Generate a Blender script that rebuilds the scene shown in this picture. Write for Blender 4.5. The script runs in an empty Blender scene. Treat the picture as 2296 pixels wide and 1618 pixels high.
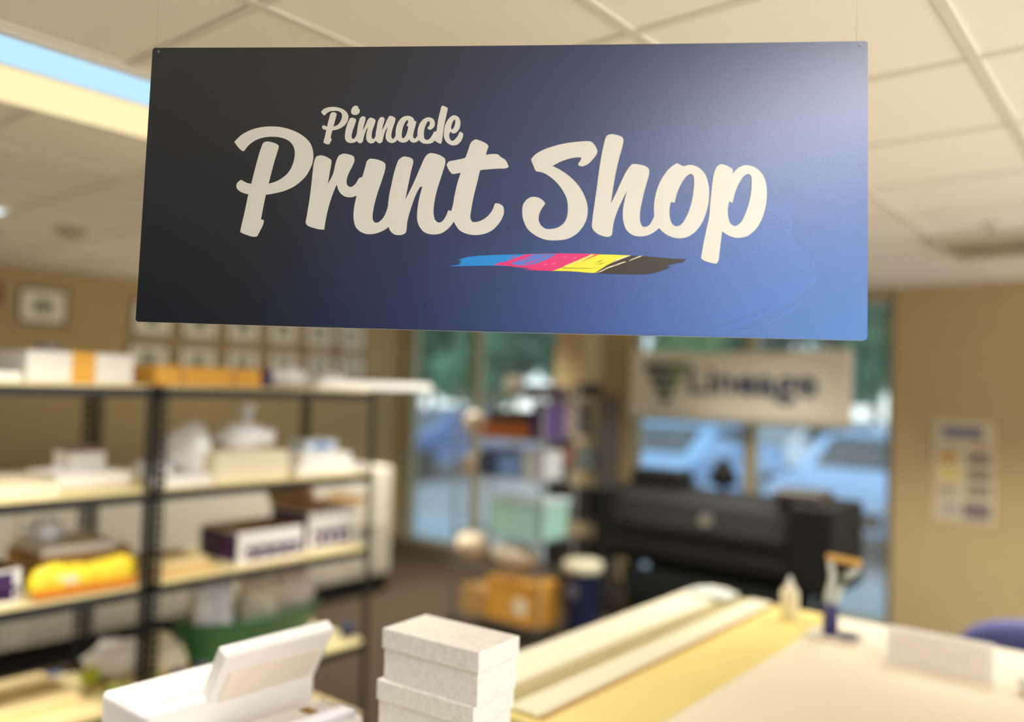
import bpy, bmesh, math, random
from mathutils import Vector, Matrix
from math import sin, cos, tan, atan, radians, pi
random.seed(7)
scene = bpy.context.scene
COL = scene.collection

# ------------------------------------------------------------------ camera model
F = 1850.0; TH = radians(39.1); PITCH = atan(61/1850); ROLL = atan(.0286); CH = 1.83
fh = Vector((-sin(TH), cos(TH), 0)); r0 = Vector((cos(TH), sin(TH), 0)); ZV = Vector((0, 0, 1))
fw = fh*cos(PITCH) + ZV*sin(PITCH); u0 = r0.cross(fw)
RV = cos(ROLL)*r0 + sin(ROLL)*u0; UV = -sin(ROLL)*r0 + cos(ROLL)*u0
CAM = Vector((0, 0, CH))
def ray(x, y): return fw + RV*((x-1148)/F) - UV*((y-809)/F)
def atz(x, y, z): d = ray(x, y); return CAM + d*((z-CH)/d.z)
def atx(x, y, X): d = ray(x, y); return CAM + d*(X/d.x)
def aty(x, y, Y): d = ray(x, y); return CAM + d*(Y/d.y)

cd = bpy.data.cameras.new('camera'); co = bpy.data.objects.new('camera', cd); COL.objects.link(co)
m = Matrix((RV, UV, -fw)).transposed().to_4x4(); m.translation = CAM; co.matrix_world = m
cd.sensor_width = 36; cd.lens = F/2296*36; cd.clip_start = .05; cd.clip_end = 200
cd.dof.use_dof = True; cd.dof.focus_distance = 1.34; cd.dof.aperture_fstop = .90; cd.dof.aperture_blades = 0
scene.camera = co
vs = scene.view_settings
scene.display_settings.display_device = 'sRGB'
vs.view_transform = 'Standard'; vs.look = 'None'; vs.gamma = 1; vs.use_curve_mapping = False
vs.exposure = 0.05

# ------------------------------------------------------------------ materials
def lin(c):
    return tuple((v/255/12.92 if v/255 <= .04045 else ((v/255+.055)/1.055)**2.4) for v in c)
MATS = {}
def mat(name, rgb, rough=.6, metal=0, var=.06, scale=30, bump=0, emis=None, estr=0, spec=.5, trans=0):
    if name in MATS: return MATS[name]
    m = bpy.data.materials.new(name); m.use_nodes = True; MATS[name] = m
    nt = m.node_tree; N = nt.nodes; L = nt.links; b = N['Principled BSDF']
    c = lin(rgb)
    tc = N.new('ShaderNodeTexCoord'); nz = N.new('ShaderNodeTexNoise')
    nz.inputs['Scale'].default_value = scale; nz.inputs['Detail'].default_value = 4
    L.new(tc.outputs['Object'], nz.inputs['Vector'])
    r = N.new('ShaderNodeValToRGB')
    r.color_ramp.elements[0].position = .3; r.color_ramp.elements[1].position = .7
    r.color_ramp.elements[0].color = tuple(min(1, v*(1-var)) for v in c)+(1,)
    r.color_ramp.elements[1].color = tuple(min(1, v*(1+var)) for v in c)+(1,)
    L.new(nz.outputs['Fac'], r.inputs['Fac']); L.new(r.outputs['Color'], b.inputs['Base Color'])
    b.inputs['Roughness'].default_value = rough; b.inputs['Metallic'].default_value = metal
    b.inputs['Specular IOR Level'].default_value = spec
    if trans: b.inputs['Transmission Weight'].default_value = trans
    if bump:
        bp = N.new('ShaderNodeBump'); bp.inputs['Strength'].default_value = bump; bp.inputs['Distance'].default_value = .004
        L.new(nz.outputs['Fac'], bp.inputs['Height']); L.new(bp.outputs['Normal'], b.inputs['Normal'])
    if emis:
        b.inputs['Emission Color'].default_value = lin(emis)+(1,); b.inputs['Emission Strength'].default_value = estr
    return m

def glass_mat(name, tint, op=.12, rough=.05):
    if name in MATS: return MATS[name]
    m = bpy.data.materials.new(name); m.use_nodes = True; MATS[name] = m
    nt = m.node_tree; N = nt.nodes; L = nt.links
    N.remove(N['Principled BSDF'])
    t = N.new('ShaderNodeBsdfTransparent'); t.inputs['Color'].default_value = lin(tint)+(1,)
    g = N.new('ShaderNodeBsdfGlossy'); g.inputs['Roughness'].default_value = rough
    mx = N.new('ShaderNodeMixShader'); mx.inputs[0].default_value = op
    L.new(t.outputs[0], mx.inputs[1]); L.new(g.outputs[0], mx.inputs[2]); L.new(mx.outputs[0], N['Material Output'].inputs[0])
    return m

def frosty(name, tint, op=.5):
    "thin plastic: part diffuse, part see-through"
    if name in MATS: return MATS[name]
    m = bpy.data.materials.new(name); m.use_nodes = True; MATS[name] = m
    nt = m.node_tree; N = nt.nodes; L = nt.links
    b = N['Principled BSDF']; b.inputs['Base Color'].default_value = lin(tint)+(1,); b.inputs['Roughness'].default_value = .3
    t = N.new('ShaderNodeBsdfTransparent'); t.inputs['Color'].default_value = lin(tint)+(1,)
    mx = N.new('ShaderNodeMixShader'); mx.inputs[0].default_value = op
    L.new(t.outputs[0], mx.inputs[1]); L.new(b.outputs[0], mx.inputs[2]); L.new(mx.outputs[0], N['Material Output'].inputs[0])
    return m

# ------------------------------------------------------------------ builders
class MB:
    def __init__(s): s.bm = bmesh.new()
    def _add(s, verts, faces, M=None):
        vv = [s.bm.verts.new((M @ Vector(v)) if M else Vector(v)) for v in verts]
        for f in faces:
            try: s.bm.faces.new([vv[i] for i in f])
            except ValueError: pass
        return s
    def box(s, x0, x1, y0, y1, z0, z1, M=None, b=0):
        if b > 0:
            t = bmesh.new()
            vs_ = [t.verts.new(v) for v in [(x0,y0,z0),(x1,y0,z0),(x1,y1,z0),(x0,y1,z0),(x0,y0,z1),(x1,y0,z1),(x1,y1,z1),(x0,y1,z1)]]
            for f in [(3,2,1,0),(4,5,6,7),(0,1,5,4),(1,2,6,5),(2,3,7,6),(3,0,4,7)]: t.faces.new([vs_[i] for i in f])
            bmesh.ops.bevel(t, geom=t.edges[:], offset=b, segments=3, affect='EDGES', profile=.5)
            t.verts.index_update()
            s._add([v.co.copy() for v in t.verts], [[v.index for v in f.verts] for f in t.faces], M); t.free(); return s
        return s._add([(x0,y0,z0),(x1,y0,z0),(x1,y1,z0),(x0,y1,z0),(x0,y0,z1),(x1,y0,z1),(x1,y1,z1),(x0,y1,z1)],
                      [(3,2,1,0),(4,5,6,7),(0,1,5,4),(1,2,6,5),(2,3,7,6),(3,0,4,7)], M)
    def prism(s, pts, a0, a1, axis='y', M=None):
        "polygon pts (p,q) swept along axis from a0 to a1; y: (x,z), x: (y,z), z: (x,y)"
        def P(p, a):
            return (p[0], a, p[1]) if axis == 'y' else (a, p[0], p[1]) if axis == 'x' else (p[0], p[1], a)
        n = len(pts); V = [P(p, a0) for p in pts]+[P(p, a1) for p in pts]
        Fc = [tuple(range(n)), tuple(range(2*n-1, n-1, -1))]+[(i, i+n, (i+1) % n+n, (i+1) % n) for i in range(n)]
        return s._add(V, Fc, M)
    def lathe(s, prof, n=24, M=None, sx=1, sy=1, caps=True):
        V = []; Fc = []
        for r, z in prof:
            for k in range(n):
                a = 2*pi*k/n; V.append((r*cos(a)*sx, r*sin(a)*sy, z))
        for i in range(len(prof)-1):
            for k in range(n):
                Fc.append((i*n+k, i*n+(k+1) % n, (i+1)*n+(k+1) % n, (i+1)*n+k))
        if caps:
            Fc.append(tuple(range(n-1, -1, -1))); Fc.append(tuple((len(prof)-1)*n+k for k in range(n)))
        return s._add(V, Fc, M)
    def tube(s, pts, r, n=8, M=None):
        pts = [Vector(p) for p in pts]; V = []; Fc = []
        for i, p in enumerate(pts):
            d = (pts[min(i+1, len(pts)-1)]-pts[max(i-1, 0)]).normalized()
            a = Vector((0, 0, 1)) if abs(d.z) < .9 else Vector((1, 0, 0))
            e = d.cross(a).normalized(); g = d.cross(e)
            rr = r[i] if isinstance(r, (list, tuple)) else r
            for k in range(n):
                t = 2*pi*k/n; V.append(p+e*cos(t)*rr+g*sin(t)*rr)
        for i in range(len(pts)-1):
            for k in range(n): Fc.append((i*n+k, i*n+(k+1) % n, (i+1)*n+(k+1) % n, (i+1)*n+k))
        Fc.append(tuple(range(n-1, -1, -1))); Fc.append(tuple((len(pts)-1)*n+k for k in range(n)))
        return s._add(V, Fc, M)
    def blob(s, c, r, seed=0, rough=.15, sub=3, flat=None):
        t = bmesh.new(); bmesh.ops.create_icosphere(t, subdivisions=sub, radius=1)
        rnd = random.Random(seed); ph = [rnd.uniform(0, 6.28) for _ in range(9)]
        for v in t.verts:
            n = v.co.normalized()
            k = 1+rough*(sin(3*n.x+ph[0])*cos(4*n.y+ph[1])+.7*sin(7*n.z+ph[2])*sin(6*n.x+ph[3])+.5*cos(11*n.y+ph[4])*sin(9*n.z+ph[5]))
            v.co = Vector((c[0]+n.x*r[0]*k, c[1]+n.y*r[1]*k, c[2]+n.z*r[2]*k))
            if flat is not None and v.co.z < flat: v.co.z = flat
        t.verts.index_update()
        s._add([v.co.copy() for v in t.verts], [[v.index for v in f.verts] for f in t.faces]); t.free(); return s
    def build(s, name, material, parent=None, loc=None, rotz=0, smooth=False):
        bmesh.ops.recalc_face_normals(s.bm, faces=s.bm.faces[:])
        me = bpy.data.meshes.new(name); s.bm.to_mesh(me); s.bm.free()
        if smooth:
            for p in me.polygons: p.use_smooth = True
        for mm in (material if isinstance(material, (list, tuple)) else [material]): me.materials.append(mm)
        o = bpy.data.objects.new(name, me); COL.objects.link(o)
        if parent: o.parent = parent
        if loc: o.location = loc
        o.rotation_euler.z = rotz
        return o
def tag(o, label, cat, group=None):
    o['label'] = label; o['category'] = cat
    if group: o['group'] = group
    return o
def thing(name, label, cat, loc, rotz=0, group=None):
    o = bpy.data.objects.new(name, None); COL.objects.link(o); o.empty_display_size = .1
    o.location = loc; o.rotation_euler = (0, 0, rotz); return tag(o, label, cat, group)
def struct(o): o['kind'] = 'structure'; return o
def dup(root, loc, rotz=None, label=None, group=None):
    r = root.copy(); COL.objects.link(r); r.location = loc
    if rotz is not None: r.rotation_euler = (0, 0, rotz)
    if label: r['label'] = label
    if group: r['group'] = group
    for ch in [c for c in root.children]:
        c = ch.copy(); COL.objects.link(c); c.parent = r
        for g in [k for k in ch.children]:
            d = g.copy(); COL.objects.link(d); d.parent = c
    return r

# ------------------------------------------------------------------ palette
M_wall = mat('wall_paint', (180, 158, 112), .8, var=.02, scale=8)
M_white = mat('white_paper', (240, 236, 228), .6, var=.02)
M_cream = mat('cream_card', (238, 226, 194), .65, var=.03)
M_black = mat('black_metal', (34, 34, 34), .45, var=.1)
M_dark = mat('dark_plastic', (25, 23, 21), .75, spec=.25, var=.06)
M_dark2 = mat('charcoal_plastic', (30, 28, 25), .75, spec=.25, var=.05)
M_board = mat('particle_board', (226, 208, 152), .55, var=.05, scale=60)
M_kraft = mat('kraft_cardboard', (164, 126, 76), .8, var=.06)
M_purple = mat('purple_print', (62, 32, 84), .5, var=.05)
M_orange = mat('orange_card', (232, 172, 62), .55, var=.05)
M_bag = mat('white_plastic_bag', (246, 245, 248), .4, var=.03, scale=12, bump=.3)
M_press = mat('machine_beige', (206, 198, 176), .5, var=.02)
M_frost = frosty('clear_plastic', (238, 243, 236), .62)
M_navy = mat('navy_plastic', (26, 36, 66), .45, var=.05)

# ------------------------------------------------------------------ room shell
def carpet():
    m = mat('carpet', (64, 53, 39), .95, var=.22, scale=55, bump=.5, spec=.1); return m
fl = struct(MB().box(-7.06, 1.5, -4, 6.8, -.1, 0).build('floor', carpet()))
CZ = 2.68
def ceil_mat():
    m = mat('ceiling_tile', (252, 246, 232), .9, var=.02, scale=90, bump=.25, spec=.1); return m
struct(MB().box(-7.3, 4, -4, 6.9, CZ, CZ+.12).build('ceiling', ceil_mat()))
g = MB()
xs = [-1.01+.61*k for k in range(-10, 9) if -7.06 < -1.01+.61*k < 4]
ys = [1.05+.61*k for k in range(-8, 10) if -4 < 1.05+.61*k < 6.64]
for x in xs: g.box(x-.013, x+.013, -4, 6.64, CZ-.006, CZ+.001)
for y in ys: g.box(-7.06, 4, y-.013, y+.013, CZ-.005, CZ+.001)
struct(g.build('ceiling_grid', mat('grid_metal', (232, 225, 208), .5, var=.02)))
struct(MB().box(-7.26, -7.06, -4, 6.84, -.1, CZ).build('wall_left', M_wall))
struct(MB().box(-7.26, 4, -4.2, -4, -.1, CZ).build('wall_rear_unseen', mat('rear_wall_reflect_tone', (44, 52, 68), .8)))  # unseen wall, toned dark blue to shape the reflection in the sign
w = MB()
W1 = (-6.95, -4.85, .06, 2.60); W2 = (-3.95, -1.69, .10, 2.62)
for x0, x1, z0, z1 in [(-7.06, W1[0], 0, CZ), (W1[1], W2[0], 0, CZ), (W2[1], 4, 0, CZ), (W1[0], W1[1], 0, W1[2]), (W1[0], W1[1], W1[3], CZ), (W2[0], W2[1], 0, W2[2]), (W2[0], W2[1], W2[3], CZ)]:
    w.box(x0, x1, 6.64, 6.84, z0, z1)
struct(w.build('wall_back', M_wall))
struct(MB().box(-4.60, -4.25, 6.30, 6.64, 0, CZ, b=.01).build('wall_column', M_wall))
struct(MB().box(-1.69, 4, 6.622, 6.64, 0, .10).build('baseboard_back', mat('baseboard_vinyl', (70, 58, 44), .5)))
struct(MB().box(-7.06, -7.045, -4, 6.64, 0, .10).build('baseboard_left', MATS['baseboard_vinyl']))
struct(MB().box(-4.24, -3.96, 6.622, 6.64, 0, .10).build('baseboard_column', MATS['baseboard_vinyl']))
M_frame = mat('window_frame_tan', (176, 160, 124), .5, var=.03)
M_glass = glass_mat('tinted_glass', (240, 246, 243), .05)
M_slat = mat('blind_slat', (176, 172, 156), .5, var=.03)
for i, (W, mx) in enumerate(((W1, -5.93), (W2, -2.83))):
    x0, x1, z0, z1 = W
    f = MB(); t = .05
    f.box(x0, x1, 6.70, 6.76, z0, z0+t).box(x0, x1, 6.70, 6.76, z1-t, z1).box(x0, x0+t, 6.70, 6.76, z0, z1).box(x1-t, x1, 6.70, 6.76, z0, z1).box(mx-.055, mx+.055, 6.68, 6.76, z0, z1)
    win = struct(f.build('window_%d' % (i+1), M_frame))
    struct(MB().box(x0+t, x1-t, 6.725, 6.731, z0+t, z1-t).build('glass', M_glass, win))
    for j, (a, b_) in enumerate(((x0+.03, mx-.07), (mx+.07, x1-.03))):
        side = 'left' if j == 0 else 'right'
        bl = thing('window_blind', '%s horizontal slat blind lowered in the %s window' % (side+' half', 'corner' if i == 0 else 'banner'), 'blind', ((a+b_)/2, 6.60, z0+.02))
        h = (b_-a)/2; top = z1-z0-.06
        MB().box(-h, h, -.02, .025, top-.04, top, b=.004).build('headrail', M_slat, bl)
        s_ = MB(); zz = .06
        while zz < top-.05:
            s_._add([(-h, -.0105, zz-.001), (h, -.0105, zz-.001), (h, 0, zz+.0015), (-h, 0, zz+.0015), (h, .0105, zz-.001), (-h, .0105, zz-.001),
                     (-h, -.0105, zz-.002), (h, -.0105, zz-.002), (h, .0105, zz-.002), (-h, .0105, zz-.002)],
                    [(0, 1, 2, 3), (3, 2, 4, 5), (6, 9, 8, 7), (0, 6, 7, 1), (5, 4, 8, 9)]); zz += .025
        s_.build('slats', M_slat, bl)
        MB().box(-h, h, -.012, .012, .02, .04, b=.003).build('bottom_rail', M_slat, bl)
        c = MB()
        for k in (-.8, 0, .8): c.tube([(h*k, -.013, .03), (h*k, -.013, top-.02)], .0012, 5)
        c.build('ladder_cord', M_white, bl)

# ------------------------------------------------------------------ ceiling lights
M_troff = mat('troffer_white', (235, 232, 222), .5, var=.01)
M_cool = mat('lens_cool', (120, 140, 150), .4, emis=(172, 222, 255), estr=1.0)
M_warm = mat('lens_warm', (150, 146, 130), .4, emis=(252, 232, 178), estr=1.0)
M_cool2 = mat('lens_cool_bright', (120, 140, 150), .4, emis=(225, 238, 255), estr=16)
M_warm2 = mat('lens_warm_bright', (150, 146, 130), .4, emis=(250, 240, 225), estr=16)
def troffer(x0, y0, label, bright=False, power=30, cool=None, warm=None):
    t = thing('ceiling_light', label, 'ceiling light', (x0+.305, y0+.61, CZ-.016), 0, 'recessed ceiling lights')
    f = MB()
    f.box(-.30, .30, -.605, -.575, 0, .012).box(-.30, .30, .575, .605, 0, .012).box(-.30, -.275, -.575, .575, 0, .012).box(.275, .30, -.575, .575, 0, .012)
    f.box(.050, .062, -.575, .575, .002, .012)
    f.build('frame', M_troff, t)
    MB().box(.062, .275, -.575, .575, .004, .012).build('cool_lens', cool or (M_cool2 if bright else M_cool), t)
    MB().box(-.275, .050, -.575, .575, .004, .012).build('warm_lens', warm or (M_warm2 if bright else M_warm), t)
    ld = bpy.data.lights.new('lamp_glow', 'AREA'); ld.shape = 'RECTANGLE'; ld.size = .5; ld.size_y = 1.1; ld.energy = 2 if bright else power; ld.color = (1, .965, .90); ld.spread = radians(112)
    lo = bpy.data.objects.new('lamp_glow', ld); COL.objects.link(lo); lo.parent = t; lo.location = (0, 0, -.004)
troffer(-2.84, .44, 'bright recessed ceiling light, large, just left of the hanging blue sign')
M_far = mat('lens_far', (150, 150, 150), .4, emis=(215, 232, 240), estr=2.6)
troffer(-5.28, .44, 'small far ceiling light glowing at the left edge above the wall frames', cool=M_far, warm=M_far)
for x, y, l in ((-2.84, 4.71, 'added fill light right in front of the banner window, unseen behind the hanging sign'), (-5.28, 4.71, 'added fill light nearest the room corner, unseen behind the hanging sign'), (.21, -.17, 'ceiling light above the right end of the counter near the hanging sign'), (-2.84, 2.88, 'added fill light unseen behind the hanging sign above the wide format printer'),  # added unseen fill lamps, apart from the one whose glare shows on the sign
             (-5.28, 2.88, 'added fill light above the beige press, unseen behind the hanging sign'), (.21, 3.49, 'added unseen fill light above the far right end of the work table'),  # two more unseen lamps added for fill
             (-2.84, -1.39, 'added unseen fill light behind the counter on the left'), (.21, -3.22, 'added unseen fill light behind the counter on the right')):  # unseen lamps added behind the camera to light boxes and sign
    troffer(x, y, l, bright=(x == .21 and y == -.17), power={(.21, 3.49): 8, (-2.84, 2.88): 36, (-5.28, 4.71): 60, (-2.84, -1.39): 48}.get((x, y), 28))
# air diffuser, sprinkler, smoke detector
vx = thing('louvred_vent_added_lamp', 'dark louvred ceiling vent near the right edge with a lamp added to brighten the tan wall', 'ceiling light', (-.705, 4.96, CZ-.05))
MB().box(-.30, .30, -.305, -.285, 0, .046).box(-.30, .30, .285, .305, 0, .046).box(-.30, -.28, -.285, .285, 0, .046).box(.28, .30, -.285, .285, 0, .046).build('frame', mat('vent_metal', (200, 190, 168), .5), vx)
q = MB()
for k in range(1, 6): q.box(-.28, .28, -.285+k*.095-.002, -.285+k*.095+.002, .002, .04)
for k in (-.093, .093): q.box(k-.002, k+.002, -.285, .285, .002, .04)
q.build('louvre', mat('vent_dark', (165, 154, 130), .6), vx)
MB().box(-.28, .28, -.285, .285, .042, .046).build('lens', mat('added_lens_dim', (200, 190, 165), .4, emis=(252, 232, 178), estr=.2), vx)
ld = bpy.data.lights.new('lamp_glow', 'AREA'); ld.shape = 'RECTANGLE'; ld.size = .5; ld.size_y = .5; ld.energy = 52; ld.color = (1, .965, .90); ld.spread = radians(112)  # lamp added inside the vent to brighten the lower wall
lo = bpy.data.objects.new('lamp_glow', ld); COL.objects.link(lo); lo.parent = vx; lo.location = (0, 0, -.003)
p = atz(2222, 500, CZ)
sp = thing('sprinkler', 'small round sprinkler head on the ceiling beside the air vent', 'sprinkler', (p.x, p.y, CZ-.05))
MB().lathe([(.035, .05), (.035, .045), (.012, .04), (.01, .01)]).build('escutcheon', MATS['vent_metal'], sp)
MB().lathe([(.02, .008), (.02, .004)]).build('deflector', MATS['vent_dark'], sp)
p = atz(160, 514, CZ)
MB().lathe([(.085, .04), (.085, .03), (.07, .008), (.03, 0)], 24).build('x', mat('detector_plastic', (170, 158, 130), .5)).name = 'smoke_detector'
sd = bpy.data.objects['smoke_detector']; sd.location = (p.x, p.y, CZ-.038)
tag(sd, 'round beige smoke detector on the ceiling below the small far light', 'smoke detector')

# ------------------------------------------------------------------ hanging sign
P0 = CAM + ray(1148, 420)*1.3
ya = radians(5.9); us = r0*cos(ya) - fh*sin(ya); ns = us.cross(ZV)
SC = Vector((P0.x, P0.y, 1.92))
def sg(x, y):
    d = ray(x, y); k = (P0-CAM).dot(ns)/d.dot(ns); q = CAM+d*k
    return ((q-SC).dot(us), q.z-SC.z)
sign = thing('hanging_sign', 'large dark to bright blue hanging sign with white script lettering Pinnacle Print Shop', 'sign', SC, math.atan2(us.y, us.x))
def print_mat(name, gain):
    m = bpy.data.materials.new(name); m.use_nodes = True
    N = m.node_tree.nodes; L = m.node_tree.links; b = N['Principled BSDF']
    tc = N.new('ShaderNodeTexCoord'); mp = N.new('ShaderNodeMapping')
    cx, cz = sg(1960, 780)
    mp.inputs['Location'].default_value = (-cx, 0, -cz*1.25); mp.inputs['Scale'].default_value = (1, 0, 1.25)
    ln = N.new('ShaderNodeVectorMath'); ln.operation = 'LENGTH'
    L.new(tc.outputs['Object'], mp.inputs['Vector']); L.new(mp.outputs[0], ln.inputs[0])
    r = N.new('ShaderNodeValToRGB'); e = r.color_ramp.elements
    st = [(0, (12, 102, 176)), (.2, (20, 84, 160)), (.4, (20, 64, 134)), (.58, (17, 45, 98)), (.74, (8, 30, 76)), (.92, (3, 15, 42)), (1.0, (2, 9, 26))]
    e[0].position = 0; e[1].position = 1
    for p_, c_ in st[1:-1]: e.new(p_)
    for el, (p_, c_) in zip(e, st): el.position = p_; el.color = tuple(min(1, v*gain) for v in lin(c_))+(1,)
    L.new(ln.outputs['Value'], r.inputs['Fac']); L.new(r.outputs['Color'], b.inputs['Base Color'])
    b.inputs['Roughness'].default_value = .34; b.inputs['Specular IOR Level'].default_value = .62; b.inputs['Coat Weight'].default_value = 1.0; b.inputs['Coat Roughness'].default_value = .38
    nz = N.new('ShaderNodeTexNoise'); nz.inputs['Scale'].default_value = 260; L.new(tc.outputs['Object'], nz.inputs['Vector'])
    bp = N.new('ShaderNodeBump'); bp.inputs['Strength'].default_value = .12; bp.inputs['Distance'].default_value = .002
    L.new(nz.outputs['Fac'], bp.inputs['Height']); L.new(bp.outputs['Normal'], b.inputs['Normal'])
    return m
M_sign = print_mat('blue_print', 1.0); M_swirl = print_mat('blue_print_light', 1.14)
M_foam = mat('white_foam_core', (246, 244, 236), .6)
outline = [(346, 107), (700, 106), (1148, 102), (1600, 97), (1941, 92), (1946, 96), (1946, 400), (1945, 754), (1943, 760), (1936, 763), (1500, 753), (1148, 745), (700, 733), (308, 721), (304, 717), (324, 400), (342, 112)]
pts = [sg(*q) for q in outline]
bd = MB().prism(pts, 0, .005).build('sign_board', [M_foam, M_sign], sign)
for poly in bd.data.polygons:
    if abs(poly.normal.y) > .9 and poly.center.y < .001: poly.material_index = 1
def crom(P, sub=5, corner=()):
    n = len(P); out = []
    for i in range(n):
        p0, p1, p2, p3 = P[i-1], P[i], P[(i+1) % n], P[(i+2) % n]
        # slackened tangents keep tight corners tight
        def tang(a, b, c):
            v1 = Vector(b)-Vector(a); v2 = Vector(c)-Vector(b)
            if v1.length < 1e-9 or v2.length < 1e-9: return Vector((0, 0))
            cs = v1.normalized().dot(v2.normalized())
            k = 0 if cs < .15 else (cs-.15)/.85
            return (v1.normalized()+v2.normalized()).normalized()*k
        L_ = (Vector(p2)-Vector(p1)).length
        m1 = tang(p0, p1, p2)*L_; m2 = tang(p1, p2, p3)*L_
        for k in range(sub):
            t = k/sub; t2 = t*t; t3 = t2*t
            out.append(tuple(Vector(p1)*(2*t3-3*t2+1)+m1*(t3-2*t2+t)+Vector(p2)*(-2*t3+3*t2)+m2*(t3-t2)))
    return out
def decal(name, loops, conv, material, off=.0004, thick=.0002, smooth=True):
    cu = bpy.data.curves.new(name, 'CURVE'); cu.dimensions = '2D'; cu.fill_mode = 'BOTH'; cu.extrude = thick
    for lp in loops:
        P = [tuple(conv(x, y)) for x, y in lp]
        if smooth: P = crom(P)
        s_ = cu.splines.new('POLY'); s_.points.add(len(P)-1); s_.use_cyclic_u = True
        for q, (a, b) in zip(s_.points, P): q.co = (a, b, 0, 1)
    tmp = bpy.data.objects.new('tmp', cu); COL.objects.link(tmp)
    dg = bpy.context.evaluated_depsgraph_get(); me = bpy.data.meshes.new_from_object(tmp.evaluated_get(dg)); bpy.data.objects.remove(tmp)
    me.name = name; me.transform(Matrix(((1, 0, 0, 0), (0, 0, -1, -off), (0, 1, 0, 0), (0, 0, 0, 1))))
    me.materials.clear(); me.materials.append(material)
    for p_ in me.polygons: p_.use_smooth = False; p_.material_index = 0
    o = bpy.data.objects.new(name, me); COL.objects.link(o); return o
def conv(ox, oy, sc): return lambda x, y: sg(ox+x*sc, oy+y*sc)
A = conv(500, 220, 660/2296); B = conv(1100, 260, 660/2296); Cc = conv(700, 220, 360/2296)
M_ink = mat('white_vinyl', (218, 213, 201), .42, var=.01)
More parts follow.
